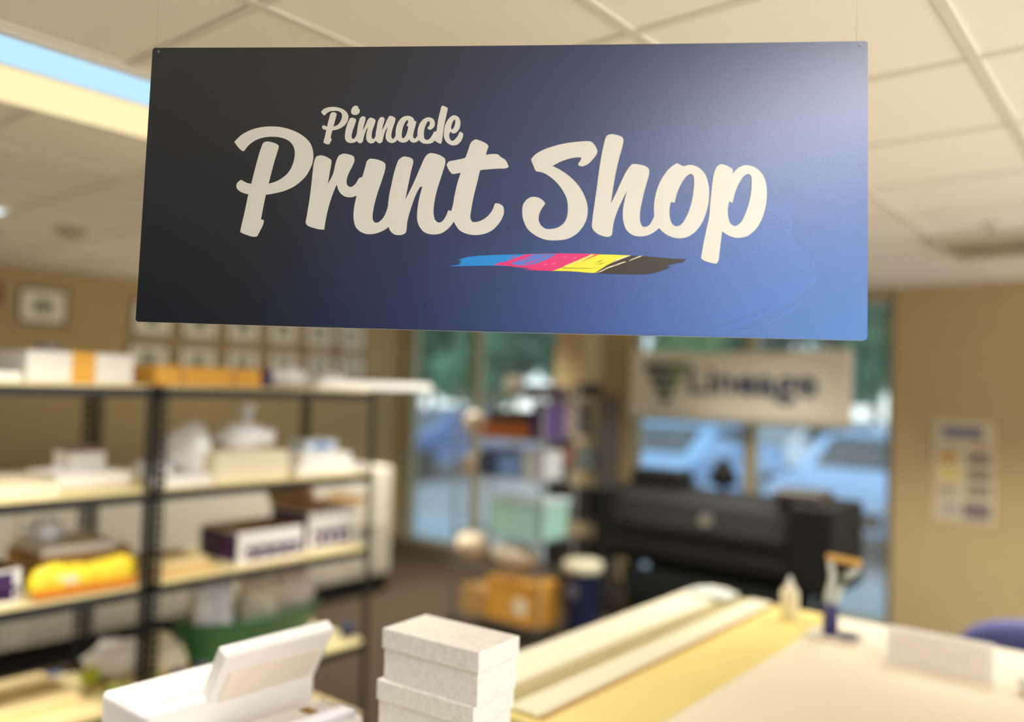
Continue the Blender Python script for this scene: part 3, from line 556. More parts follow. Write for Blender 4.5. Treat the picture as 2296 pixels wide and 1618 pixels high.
# yellow snack bag
ya_, yb_ = Y_(62, -3.45, 1300), Y_(305, -3.45, 1300)
b = MB(); n = 30; L_ = yb_-ya_
ring = []
for i in range(n+1):
    u = i/n; w_ = (max(0, 1-(2*u-1)**6))**.5
    for k in range(16):
        a = 2*pi*k/16; wr = .006*sin(u*31+k*1.7)
        ring.append(((.034*w_+.004+wr*w_)*cos(a), (u-.5)*L_, .064+(.048*w_+.014+.008*sin(u*9)+wr*w_)*sin(a)))
b._add(ring, [(i*16+k, i*16+(k+1) % 16, (i+1)*16+(k+1) % 16, (i+1)*16+k) for i in range(n) for k in range(16)])
sb = thing('snack_bag', 'shiny yellow snack bag lying at the front of the third shelf, left of the post', 'bag', (-3.455, (ya_+yb_)/2, z3-.001))
b.build('bag_film', mat('yellow_film', (244, 214, 52), .28, var=.12, scale=14, bump=.3), sb, smooth=True)
MB().box(.034, .039, -.12, -.04, .05, .09, b=.002).build('bag_print', mat('bag_white', (245, 232, 180), .3), sb)
MB().prism([(.020, .006), (.036, .006), (.044, .034), (.036, .046)], -L_*.47, L_*.46, 'y').build('orange_stripe', mat('bag_orange', (226, 140, 38), .3), sb)
ya_, yb_ = Y_(60, -3.62, 1240), Y_(265, -3.62, 1240)
tr = thing('paper_tray', 'kraft tray of white papers behind the yellow bag on the third shelf', 'tray', (-3.72, (ya_+yb_)/2+.02, z3))
hl = (yb_-ya_)/2
MB().box(-.16, .18, -hl, hl, 0, .145, b=.003).build('tray_box', M_kraft, tr)
MB().box(-.15, .17, -hl+.01, hl-.06, .145, .178, b=.004).build('papers', M_white, tr)
bagmesh('plastic_bag', 'small white paper bundle on the kraft tray behind the yellow bag', (-3.74, 1.50, 0), (.07, .07, .05), 33, z3+.1785)

# fourth shelf
ya_, yb_ = Y_(440, -3.50, 1420), Y_(745, -3.50, 1400)
bk = thing('green_basket', 'dark green plastic basket full of white bags on the fourth shelf', 'basket', (-3.66, (ya_+yb_)/2, z4), 0)
prof = [(.76, 0), (.80, .004), (1.0, .205), (1.04, .21), (1.04, .222), (.97, .22), (.77, .01)]
MB().lathe([(r*.5, z) for r, z in prof], 32, sx=.36, sy=(yb_-ya_)*1.0).build('basket_shell', mat('green_plastic', (34, 110, 66), .4, var=.1), bk, smooth=True)
bagmesh('plastic_bag', 'white plastic bag bulging from the left side of the green basket', (-3.64, ya_+.15, 0), (.10, .105, .15), 41, z4+.14, rough=.2)
bagmesh('plastic_bag', 'cream plastic bag in the middle of the green basket', (-3.66, (ya_+yb_)/2+.03, 0), (.11, .10, .13), 42, z4+.14, mat('cream_bag', (244, 232, 206), .5, var=.06, scale=15, bump=.5), rough=.2)
bagmesh('plastic_bag', 'rosy white paper bag in the right side of the green basket', (-3.66, yb_-.15, 0), (.10, .105, .125), 43, z4+.15, mat('rosy_bag', (246, 230, 216), .5, var=.06, scale=15, bump=.5), rough=.18)
for px, X, r, rgb, lab in ((258, -3.84, (.09, .13, .085), (248, 246, 240), 'white plastic bag with crumpled folds behind the front post on the fourth shelf'),
                           (362, -3.72, (.12, .08, .10), (246, 236, 214), 'off-white crumpled bag right of the front post on the fourth shelf')):
    bagmesh('plastic_bag', lab, (X, Y_(px, X, 1480), 0), r, px, z4, mat('bag_%d' % px, rgb, .45, var=.06, scale=12, bump=.5))
for px, X, rgb, lab in ((205, -3.78, (196, 208, 60), 'lime green small packet at the left of the crumpled white bag'), (262, -3.52, (120, 128, 40), 'olive green packet left of the front post on the fourth shelf'),
                        (345, -3.50, (140, 146, 40), 'yellow-green packet just right of the front post on the fourth shelf'), (400, -3.50, (66, 60, 84), 'small dark violet packet on the fourth shelf'),
                        (455, -3.50, (52, 46, 66), 'small blackish packet left below the green basket'), (775, -3.52, (40, 60, 92), 'small navy packet right of the green basket')):
    bagmesh('packet', lab, (X, Y_(px, X, 1480), 0), (.035, .04, .045), px, z4, mat('packet_%d' % px, rgb, .4, var=.15, scale=40), rough=.1)
for k in range(2):
    pbox('wooden_board', ('lower', 'upper')[k]+' pale wooden board on the fourth shelf at the left edge', 'board', -200, (262, 205)[k], -3.90-.0*k, (-3.41, -3.52)[k], z4+k*.0205, .02 if k == 0 else .05, mat('pale_wood', (244, 218, 160), .5, var=.06, scale=9), group='pale wooden boards')

# ------------------------------------------------------------------ beige digital press behind the shelves
pr = thing('production_printer', 'long beige digital printing press along the left wall behind the shelves', 'printer', (-5.94, 3.15, 0))
edges = [-1.95, -1.1, -.2, .75, 1.35, 1.95]; tops = [1.02, 1.14, 1.10, 1.06, 1.10]
for i in range(5):
    q = MB().box(-.46, .46, edges[i]+.004, edges[i+1]-.004, .16, tops[i], b=.015).build('module', M_press, pr)
    MB().box(.46, .466, edges[i]+.05, edges[i+1]-.05, .22, .62, b=.002).build('door_panel', mat('machine_panel', (188, 180, 158), .5), q)
    MB().box(.466, .48, (edges[i]+edges[i+1])/2-.08, (edges[i]+edges[i+1])/2+.08, .58, .60, b=.002).build('handle', M_dark2, q)
MB().box(-.44, .44, -1.93, 1.93, .0, .16).build('plinth', M_dark, pr)
MB().box(-.2, .3, -1.7, -1.25, 1.02, 1.16, b=.02).build('scanner', M_dark2, pr)
# blue crate on floor behind
cr = MB().box(-.2, .2, -.35, .35, 0, .16, b=.02).build('blue_crate', mat('blue_crate', (70, 94, 130), .5)); cr.location = (-4.75, 1.75, 0)
tag(cr, 'blue plastic crate on the floor behind the left shelving bay', 'crate')

# ------------------------------------------------------------------ frames on the left wall
M_fr = mat('frame_wood', (104, 66, 42), .5); M_sheet = mat('frame_sheet', (250, 244, 222), .6, var=.03); M_matte = mat('frame_print', (150, 146, 124), .6, var=.1)
def frame(label, y, z, w, h, group=None):
    t = thing('picture_frame', label, 'picture frame', (-7.057, y, z-h/2), 0, group)
    f = MB(); e = .018
    f.box(0, .02, -w/2, w/2, 0, e).box(0, .02, -w/2, w/2, h-e, h).box(0, .02, -w/2, -w/2+e, e, h-e).box(0, .02, w/2-e, w/2, e, h-e)
    f.build('frame_border', M_fr, t)
    s_ = MB().box(0, .008, -w/2+e, w/2-e, e, h-e).build('mat_board', M_sheet, t)
    MB().box(.008, .009, -w*.22, w*.22, h*.28, h*.72).build('print', M_matte, s_)
frame('large pale framed print high on the left wall by the left edge', Y_(98, -7.04, 690), 2.375, .36, .28)
ordn = ['first', 'second', 'third', 'fourth', 'fifth', 'sixth']
for k, px in enumerate((343, 450, 547, 637, 718, 790)):
    frame('framed sheet directly under the sign edge, %s from the left in the upper row' % ordn[k], Y_(px, -7.04, 740), 2.35, .37, .31, 'framed sheets in rows on the left wall')
for k, px in enumerate((333, 445, 545, 637, 718, 788)):
    frame('framed sheet just above the top shelf, %s from the left in the lower row' % ordn[k], Y_(px, -7.04, 820), 2.0, .37, .26, 'framed sheets in rows on the left wall')
o = MB().box(0, .03, -.05, .05, -.09, .09, b=.005).build('wall_mounted_alarm', mat('alarm_red', (150, 60, 40), .4), None, (-7.058, 2.38, 2.44)); tag(o, 'small red fire alarm on the left wall at the left edge', 'fire alarm')

# ------------------------------------------------------------------ wire rack by the corner window
M_chrome = mat('chrome_wire', (150, 148, 138), .3, metal=.7)
RX0, RX1, RY0, RY1 = -4.34, -3.52, 4.70, 5.12
RZ = [.12, .50, .74, 1.17, 1.46, 1.77]
rk = thing('wire_rack', 'open chrome wire shelving rack full of supplies before the corner window', 'shelving rack', ((RX0+RX1)/2, (RY0+RY1)/2, 0))
hx, hy = (RX1-RX0)/2, (RY1-RY0)/2
for sx in (-1, 1):
    for sy in (-1, 1):
        q = MB().tube([(sx*hx, sy*hy, .09), (sx*hx, sy*hy, 1.86)], .013, 10).build('rack_post', M_chrome, rk)
        MB().lathe([(.04, -.012), (.04, .012)], 16, Matrix.Translation((sx*hx, sy*hy, .04)) @ Matrix.Rotation(pi/2, 4, 'Y')).build('caster', M_black, q)
for z in RZ:
    q = MB()
    for sy in (-1, 1): q.tube([(-hx, sy*hy, z-.006), (hx, sy*hy, z-.006)], .004, 6).tube([(-hx, sy*hy, z-.03), (hx, sy*hy, z-.03)], .004, 6)
    for sx in (-1, 1): q.tube([(sx*hx, -hy, z-.006), (sx*hx, hy, z-.006)], .004, 6)
    k = -hx+.03
    while k < hx: q.tube([(k, -hy, z-.004), (k, hy, z-.004)], .002, 5); k += .03
    q.build('wire_shelf', M_chrome, rk)
def rbox(name, label, cat, px0, px1, z, h, rgb, d=.28, y0=4.74, group=None, rough=.6):
    xa, xb = aty(px0, 1000, y0).x, aty(px1, 1000, y0).x
    o = MB().box(-(xb-xa)/2, (xb-xa)/2, 0, d, 0, h, b=.006).build(name, mat('rk_%d_%d_%d' % rgb, rgb, rough), None, ((xa+xb)/2, y0, z)); return tag(o, label, cat, group)
def rball(name, label, cat, px, z, r, rgb, y0=4.90):
    x = aty(px, 1000, y0).x
    o = MB().blob((0, 0, r[2]*.9), r, px, .07, 3, flat=0).build(name, mat('rk_%d_%d_%d' % rgb, rgb, .55), None, (x, y0, z), 0, True); return tag(o, label, cat)
rball('wrapped_bundle', 'round white wrapped bundle on top of the wire rack', 'bundle', 1150, RZ[5], (.085, .085, .085), (232, 224, 206))
rbox('flat_case', 'dark plum case lying on the right of the wire rack top', 'case', 1170, 1218, RZ[5], .085, (66, 50, 66))
rbox('equipment_case', 'black case on top of the narrow bookcase beside the wall column', 'case', 1280, 1325, RZ[5], .12, (48, 42, 38), d=.16, y0=5.82)
rball('paper_roll', 'round cream roll at the left end of the wire rack second level', 'roll', 1062, RZ[4], (.085, .09, .095), (205, 192, 160))
t = rbox('wooden_crate', 'orange-brown wooden crate with a dark lid on the wire rack', 'crate', 1082, 1182, RZ[4], .12, (176, 96, 40))
MB().box(-.16, .16, -.004, .284, .12, .20, b=.006).build('crate_lid', mat('lid_dark', (60, 50, 40), .5), t)
rbox('purple_binder', 'purple binder standing on the wire rack right of the wooden crate', 'binder', 1190, 1216, RZ[4], .27, (84, 62, 112))
for k in range(5):
    rbox('tape_spool', 'one of five stacked pale spools, number %s from the bottom, on the narrow bookcase' % ['one', 'two', 'three', 'four', 'five'][k], 'spool', 1244, 1296, RZ[4]+k*.056, .05, ((196, 180, 168), (116, 92, 92))[k % 2], d=.22, y0=5.80, group='stacked spools on the bookcase')
rbox('dark_blue_box', 'dark slate box on the third level of the wire rack', 'box', 1074, 1112, RZ[3], .20, (52, 62, 84))
rbox('light_blue_box', 'light blue box beside the dark slate box on the rack', 'box', 1116, 1166, RZ[3], .17, (118, 148, 196))
rbox('paper_bag', 'grey-white bag between the light blue box and the orange jar', 'bag', 1172, 1212, RZ[3], .21, (196, 196, 194))
x = aty(1284, 1000, 5.90).x
jr = thing('orange_jar', 'orange-brown jar on the third level of the narrow bookcase', 'jar', (x, 5.90, RZ[3]))
MB().lathe([(.055, 0), (.065, .01), (.065, .17), (.05, .19)], 20).build('jar_body', mat('jar_orange', (190, 120, 76), .4), jr, smooth=True)
MB().lathe([(.052, .19), (.052, .21)], 20).build('jar_lid', M_dark2, jr)
rbox('green_grey_box', 'grey-green box beside the orange jar on the narrow bookcase', 'box', 1300, 1330, RZ[3], .18, (104, 116, 110), d=.2, y0=5.80)
rbox('folded_cloths', 'tan folded cloth pile at the left of the third rack level', 'cloth', 1036, 1070, RZ[3], .13, (176, 160, 128))
bn = thing('storage_bin', 'large pale teal translucent storage bin on the wire rack', 'bin', (aty(1158, 1000, 4.74).x, 4.91, RZ[2]))
MB().prism([(-.24, 0), (.24, 0), (.26, .25), (-.26, .25)], -.15, .15, 'y').build('bin_body', mat('teal_bin', (166, 208, 190), .35), bn)
MB().box(-.27, .27, -.165, .165, .25, .285, b=.006).build('bin_lid', mat('teal_lid', (196, 214, 208), .35), bn)
rbox('black_case', 'black equipment case on the narrow bookcase right of the teal bin', 'case', 1250, 1322, RZ[2], .26, (30, 27, 24), d=.24, y0=5.79)
rball('cream_parcel', 'cream soft parcel at the left of the fourth rack level', 'parcel', 1064, RZ[1], (.13, .14, .10), (226, 206, 170))
rball('cream_parcel', 'cream soft parcel below the teal storage bin', 'parcel', 1160, RZ[1], (.19, .14, .09), (232, 216, 184))
rbox('black_case', 'black case low on the narrow bookcase behind the waste bin', 'case', 1252, 1320, .30, .26, (36, 32, 28), d=.24, y0=5.79)
oc = rbox('shipping_carton', 'yellow-orange shipping carton with a round white mark at the rack bottom', 'box', 1100, 1216, RZ[0], .30, (222, 160, 62))
MB().lathe([(.065, 0), (.065, .001)], 24, Matrix.Translation((.08, -.001, .13)) @ Matrix.Rotation(pi/2, 4, 'X')).build('round_mark', mat('mark_white', (240, 228, 196), .5), oc)
rbox('tan_carton', 'tan carton left of the yellow-orange carton at the rack bottom', 'box', 1044, 1096, RZ[0], .20, (190, 146, 84))

# narrow bookcase behind the bin
nb = thing('narrow_bookcase', 'dark narrow bookcase standing beside the wall column behind the waste bin', 'bookcase', (-4.0, 5.92, 0))
for s_ in (-1, 1): MB().box(s_*.25-.012, s_*.25+.012, -.16, .16, 0, 1.80).build('side_panel', mat('bookcase_wood', (70, 58, 42), .6), nb)
for z in (.06, .30, .74, 1.17, 1.46, 1.80): MB().box(-.238, .238, -.155, .155, z-.018, z).build('shelf', MATS['bookcase_wood'], nb)
# bin
p = Vector((-3.34, 4.98, 0))
wb = thing('waste_bin', 'tall navy blue waste bin with a white liner beside the wire rack', 'waste bin', (p.x, p.y, 0))
MB().lathe([(.105, 0), (.11, .02), (.135, .54), (.14, .55)], 32).build('bin_shell', M_navy, wb, smooth=True)
MB().lathe([(.142, .535), (.148, .54), (.146, .585), (.132, .605), (.10, .60), (.05, .595)], 32).build('liner', mat('liner_cream', (196, 188, 158), .5, bump=.4), wb, smooth=True)
MB().box(-.05, .05, -.134, -.120, .36, .46, b=.003).build('bin_label', mat('label_grey', (96, 92, 100), .5), wb)

# ------------------------------------------------------------------ wide format printer
PX0, PX1, PY = -3.38, -1.66, 5.20
pl = thing('wide_format_printer', 'black wide format roll printer on a stand under the hanging banner', 'printer', ((PX0+PX1)/2, PY+.3, 0))
hw = (PX1-PX0)/2
MB().prism([(-.30, .66), (-.30, .92), (-.24, 1.06), (-.12, 1.12), (.26, 1.12), (.30, 1.02), (.30, .62), (-.20, .60)], -hw, hw, 'x').build('printer_body', M_dark, pl)
MB().prism([(-.312, .84), (-.315, .90), (-.245, 1.055), (-.20, 1.075), (-.20, 1.02)], -hw+.16, hw-.30, 'x').build('front_cover', M_dark2, pl)
MB().prism([(-.315, .70), (-.315, .76), (-.28, .78), (-.28, .68)], -hw+.05, hw-.05, 'x').build('output_lip', M_dark2, pl)
MB().box(hw-.28, hw+.02, -.32, .28, .60, 1.15, b=.03).build('ink_housing', M_dark, pl)
MB().box(-hw-.02, -hw+.14, -.31, .28, .60, 1.12, b=.03).build('end_cap', M_dark, pl)
MB().box(hw-.42, hw-.10, -.22, .06, 1.15, 1.22, b=.02).build('control_panel', mat('panel_brown', (70, 62, 52), .4), pl)
MB().lathe([(.05, 0), (.05, .004)], 20, Matrix.Translation((.02, -.30, .975)) @ Matrix.Rotation(radians(67), 4, 'X')).build('round_emblem', mat('emblem_grey', (92, 88, 76), .4), pl)
MB().box(-hw+.12, -hw+.52, -.02, .24, 1.12, 1.25, b=.02).build('roll_cover', M_dark2, pl)
for s_ in (-1, 1):
    q = MB().box(s_*(hw-.16)-.035, s_*(hw-.16)+.035, -.04, .05, .06, .62).build('stand_leg', M_black, pl)
    MB().box(s_*(hw-.16)-.03, s_*(hw-.16)+.03, -.34, .32, .05, .10, b=.01).build('foot', M_black, q)
    MB().lathe([(.03, -.012), (.03, .012)], 14, Matrix.Translation((s_*(hw-.16), -.30, .031)) @ Matrix.Rotation(pi/2, 4, 'Y')).build('wheel', M_black, q)
MB().box(-hw+.18, hw-.18, -.015, .015, .18, .24).build('cross_bar', M_black, pl)
bs = MB(); seg = 14; V = []
for i in range(seg+1):
    a = pi*i/seg; V.append((-.30+.44*i/seg, .58-.34*sin(a)))
bs.prism(V+[(x_, z_+.006) for x_, z_ in reversed(V)], -hw+.22, hw-.25, 'x')
bs.build('catch_basket', mat('basket_cloth', (44, 50, 46), .8), pl)
o = MB().box(-.30, .30, -.06, .02, 0, .14, b=.01).build('blue_box', mat('steel_blue', (92, 116, 156), .5), None, ((PX0+PX1)/2-.15, PY-.02, 0)); tag(o, 'low steel blue box on the floor under the wide format printer', 'box')
# small monitor/arm silhouette behind printer
ma = thing('paper_roll_holder', 'dark upright roll holder standing behind the wide format printer', 'roll holder', (aty(1598, 1100, 5.72).x, 5.90, 0))
MB().tube([(0, 0, 0), (0, 0, 1.22)], .03, 12).build('holder_pole', M_dark, ma)
MB().lathe([(.07, 0), (.12, .02), (.06, .16), (.03, .2)], 16, Matrix.Translation((0, 0, 1.14))).build('holder_head', M_dark2, ma, smooth=True)
MB().lathe([(.18, 0), (.18, .02), (.03, .04)], 20).build('holder_base', M_dark, ma)

# ------------------------------------------------------------------ banner
BX0, BX1, BZ0, BZ1 = -3.91, -1.95, 1.585, 2.215
bw, bh = BX1-BX0, BZ1-BZ0
bn = thing('banner', 'off-white banner with a dark blue word and green emblem hung in the window', 'banner', ((BX0+BX1)/2, 6.52, BZ0))
V = []; Fc = []; nx, nz_ = 40, 8
for j in range(nz_+1):
    for i in range(nx+1):
        u = i/nx; v = j/nz_
        V.append(((u-.5)*bw, .006*sin(u*14)*(1-.4*v), v*bh - v*.03*(1-(2*u-1)**2)-.004*sin(u*20)*(v)))
Fc = [(j*(nx+1)+i, j*(nx+1)+i+1, (j+1)*(nx+1)+i+1, (j+1)*(nx+1)+i) for j in range(nz_) for i in range(nx)]
q = MB()._add(V, Fc).build('banner_cloth', mat('banner_vinyl', (226, 216, 190), .6, var=.01), bn, smooth=True)
q.modifiers.new('s', 'SOLIDIFY').thickness = .0015
M_bnavy = mat('banner_navy', (48, 54, 92), .5); M_bgreen = mat('banner_green', (78, 120, 40), .5); M_bteal = mat('banner_teal', (34, 54, 72), .5)
def btri(c, r, m_, up):
    s_ = 1 if up else -1
    o = MB().prism([(c[0]-r, c[1]-s_*r*.55), (c[0]+r, c[1]-s_*r*.55), (c[0], c[1]+s_*r)], -.014, -.011, 'y').build('emblem_piece', m_, bn)
cx_, cz_ = -bw/2+.37, bh*.52
g_ = .115
for row, n in enumerate((4, 3, 2, 1)):
    for k in range(n):
        xx = cx_+(k-(n-1)/2)*g_; zz_ = cz_+.15-row*.098
        btri((xx, zz_), .060, M_bgreen if (k >= n-1 and row < 3) or (row == 0 and k == 2) else M_bteal, False)
        if k < n-1: btri((xx+g_/2, zz_-.012), .034, M_bnavy, True)
fc = bpy.data.curves.new('word', 'FONT'); fc.body = 'Lineage'; fc.size = .30; fc.extrude = .0015; fc.offset = .006
tmp = bpy.data.objects.new('tmp', fc); COL.objects.link(tmp)
me = bpy.data.meshes.new_from_object(tmp.evaluated_get(bpy.context.evaluated_depsgraph_get())); bpy.data.objects.remove(tmp)
xs_ = [v.co.x for v in me.vertices]; w0, w1 = min(xs_), max(xs_); tx0, tx1 = -bw/2+.60, bw/2-.26; k_ = (tx1-tx0)/(w1-w0)
me.transform(Matrix(((k_, 0, 0, tx0-w0*k_), (0, 0, -1, -.013), (0, 1.05, 0, bh*.40), (0, 0, 0, 1))))
me.materials.clear(); me.materials.append(M_bnavy)
for p_ in me.polygons: p_.material_index = 0
o = bpy.data.objects.new('banner_word', me); COL.objects.link(o); o.parent = bn
for s_ in (-1, 1):
    MB().tube([(s_*(bw/2-.03), 0, bh-.02), (s_*(bw/2-.03), .05, 2.60-BZ0)], .002, 6).build('hanging_cord', M_white, bn)

# poster on the right wall
ps = thing('wall_poster', 'tall pale poster with blocks of small pictures on the right wall', 'poster', (-1.21, 6.636, .965))
MB().box(-.195, .195, -.003, 0, 0, .72).build('poster_sheet', mat('poster_paper', (206, 192, 156), .5), ps)
for (a, b, c, d, rgb) in ((-.14, .12, .60, .68, (110, 108, 130)), (-.16, .0, .50, .56, (184, 168, 140)), (-.16, -.04, .42, .49, (190, 136, 60)), (.02, .17, .42, .49, (110, 96, 80)), (-.16, -.02, .30, .38, (214, 190, 110)),
                          (.02, .17, .31, .38, (120, 106, 92)), (.02, .17, .20, .27, (132, 116, 98)), (-.16, -.04, .18, .26, (176, 158, 132)), (-.15, -.02, .05, .13, (170, 160, 150)), (.0, .17, .03, .15, (124, 110, 108)), (.04, .17, .52, .57, (176, 150, 116))):
    MB().box(a, b, -.0045, -.003, c, d).build('picture_block', mat('pst_%d_%d_%d' % rgb, rgb, .5, var=.25, scale=60), ps)

# ------------------------------------------------------------------ work table and what stands on it
TZ = .93; TX0, TY0, TY1, TX1 = -1.74, 1.80, 3.52, 1.3
tb = thing('work_table', 'large work table with a yellow top along the right side', 'table', ((TX0+TX1)/2, (TY0+TY1)/2, 0))
hx, hy = (TX1-TX0)/2, (TY1-TY0)/2
MB().box(-hx, hx, -hy, hy, TZ-.035, TZ, b=.003).build('table_top', mat('yellow_laminate', (230, 206, 124), .38, var=.03, scale=4), tb)
M_tb = mat('table_dark', (62, 54, 42), .6)
for sx in (-1, 1):
    for sy in (-1, 1): MB().box(sx*(hx-.12)-.04, sx*(hx-.12)+.04, sy*(hy-.12)-.04, sy*(hy-.12)+.04, 0, TZ-.12).build('leg', M_tb, tb)
MB().box(-hx+.06, hx-.06, -hy+.06, hy-.06, TZ-.12, TZ-.035).build('apron', M_tb, tb)
MB().box(-hx+.1, hx-.1, -hy+.1, hy-.1, .22, .25).build('lower_shelf', M_tb, tb)
mt = MB().box(0, TX1-.02+1.095, 0, TY1-TY0-.02, 0, .003, b=.001).build('white_mat', mat('mat_white', (231, 219, 194), .55, var=.015, scale=3), None, (-1.095, TY0+.01, TZ)); tag(mt, 'broad off-white paper mat covering the right part of the yellow table', 'mat')
M_rail = mat('rail_white', (228, 217, 186), .4, var=.01)
ct_ = thing('paper_trimmer', 'long white sliding paper trimmer along the left edge of the yellow table', 'paper trimmer', (-1.55, 2.66, TZ))
hl = .83
MB().box(-.19, .19, -hl, hl, 0, .006, b=.002).build('trimmer_base', mat('rail_olive', (166, 150, 98), .45), ct_)
MB().prism([(-.19, .006), (-.005, .006), (-.005, .012), (-.014, .016), (-.175, .016), (-.19, .010)], -hl, hl, 'y').build('wide_rail', M_rail, ct_)
MB().prism([(.085, .006), (.188, .006), (.188, .010), (.178, .014), (.095, .014), (.085, .010)], -hl, hl, 'y').build('narrow_rail', M_rail, ct_)
MB().box(.035, .045, -hl, hl, .006, .012).build('guide_line', mat('rail_olive_light', (190, 175, 125), .4), ct_)
MB().box(-.13, .05, hl-.16, hl-.03, .016, .04, b=.008).build('cutter_head', M_frost, ct_)
MB().box(-.10, .0, hl-.028, hl-.005, .016, .04, b=.006).build('end_stop', M_rail, ct_)
MB().box(.190, .202, -hl, hl, 0, .004).build('shadow_strip', mat('shadow_brown', (176, 128, 62), .5), ct_)  # brown strip stands in for the shadow along the trimmer edge

p = atz(1770, 1388, TZ)
gb = thing('glue_bottle', 'small cream squeeze bottle with a nozzle at the far end of the table', 'bottle', (p.x, p.y, TZ))
MB().lathe([(.032, 0), (.036, .004), (.036, .10), (.032, .118), (.018, .132), (.014, .135)], 24).build('bottle_body', M_cream, gb, smooth=True)
MB().lathe([(.0135, .134), (.0135, .152), (.008, .156), (.005, .172)], 16).build('nozzle', M_white, gb, smooth=True)
# stand tool: square base, navy grip, clear arm, tan top
p = atz(1868, 1432, TZ)
ht = thing('hand_press', 'navy blue hand press with a clear curved handle and tan top grip', 'hand press', (p.x, p.y, TZ+.003))
MB().box(-.10, .10, -.075, .075, 0, .014, b=.004).build('base_plate', mat('plate_clear', (226, 214, 194), .25), ht)
MB().lathe([(.030, .014), (.030, .11), (.036, .118), (.036, .128), (.028, .132)], 20, Matrix.Translation((-.012, 0, 0))).build('navy_column', mat('press_navy', (56, 60, 116), .4), ht, smooth=True)
MB().lathe([(.045, .014), (.042, .022), (.02, .026)], 20, Matrix.Translation((.055, .01, 0))).build('ink_dish', M_navy, ht)
def fork(s):
    P = [(-.012+s*.012, 0, .13), (-.005+s*.016, 0, .17), (.008+s*.018, 0, .21), (.022+s*.026, 0, .25), (.036+s*.05, 0, .285), (.04+s*.055, 0, .31)]
    return MB().tube(P, [.015, .015, .015, .014, .013, .011], 12)
for s in (-1, 1): fork(s).build('clear_arm', M_frost, ht, smooth=True)
MB().box(-.03, .105, -.014, .014, .305, .330, M=Matrix.Translation((.038, 0, .318)) @ Matrix.Rotation(radians(4), 4, 'Y') @ Matrix.Translation((-.038, 0, -.318)), b=.007).build('top_grip', mat('grip_tan', (226, 176, 92), .45), ht)
ht.scale = (.93, .93, .93)
# white block
pa, pb = atz(1990, 1484, TZ), atz(2215, 1532, TZ)
md = (pa+pb)/2; ang = math.atan2(pb.y-pa.y, pb.x-pa.x); ln = (pb-pa).length
wb_ = thing('sign_holder', 'long low white wedge shaped block lying on the white mat', 'desk block', (md.x, md.y, TZ+.003), ang)
MB().prism([(0, 0), (.012, .108), (.022, .117), (.055, .112), (.085, .0)], -ln/2-.005, ln/2+.012, 'x').build('wedge_shell', mat('block_white', (248, 242, 232), .4, var=.01), wb_)
MB().prism([(-.001, .010), (.0095, .098), (.0115, .098), (.001, .010)], -ln/2+.015, ln/2-.01, 'x').build('front_panel', mat('block_panel', (244, 234, 222), .5), wb_)
# white cup at the right edge
p = atz(2310, 1560, TZ)
cp = thing('white_cup', 'white cup cut off by the right edge of the photo on the table', 'cup', (p.x, p.y, TZ+.003))
MB().lathe([(.026, 0), (.036, .05), (.034, .05), (.024, .004)], 20).build('cup_wall', M_white, cp, smooth=True)

# chairs beyond the table
def chair(label, x, y, rz, rgb, hoop=False):
    t = thing('office_chair', label, 'chair', (x, y, 0), rz)
    m_ = mat('ch_%d_%d_%d' % rgb, rgb, .7, var=.06)
    MB().blob((0, 0, .46), (.25, .24, .045), 3, .02, 3).build('seat', m_, t, smooth=True)
    if hoop:
        P = [(.20*cos(a), .20+.03*sin(a), .86+.20*sin(a)) for a in [2*pi*k/28 for k in range(29)]]
        MB().tube(P, .025, 8).build('hoop_backrest', m_, t, smooth=True)
        MB().blob((0, .205, .86), (.14, .015, .14), 2, .03, 3).build('woven_panel', mat('cane_panel', (214, 196, 160), .7), t, smooth=True)
        MB().tube([(0, .2, .46), (0, .2, .68)], .02, 8).build('back_spine', m_, t)
    else:
        MB().blob((0, .22, .70), (.30, .07, .19), 5, .02, 3).build('backrest', m_, t, smooth=True)
        MB().tube([(0, .2, .44), (0, .24, .62)], .02, 8).build('back_spine', M_black, t)
    MB().tube([(0, 0, .1), (0, 0, .44)], .025, 10).build('gas_column', M_black, t)
    for k in range(5):
        a = 2*pi*k/5; q = MB().tube([(0, 0, .11), (.26*cos(a), .26*sin(a), .07)], [.025, .015], 8).build('leg', M_black, t)
        MB().lathe([(.028, -.01), (.028, .01)], 12, Matrix.Translation((.26*cos(a), .26*sin(a), .029)) @ Matrix.Rotation(pi/2, 4, 'Y')).build('caster', M_black, q)
chair('navy blue upholstered chair with a rounded back beyond the white mat', -.50, 4.45, pi, (72, 74, 128))
chair('brown hooped chair back at the right edge behind the navy chair', -.30, 5.02, pi, (118, 74, 42), True)

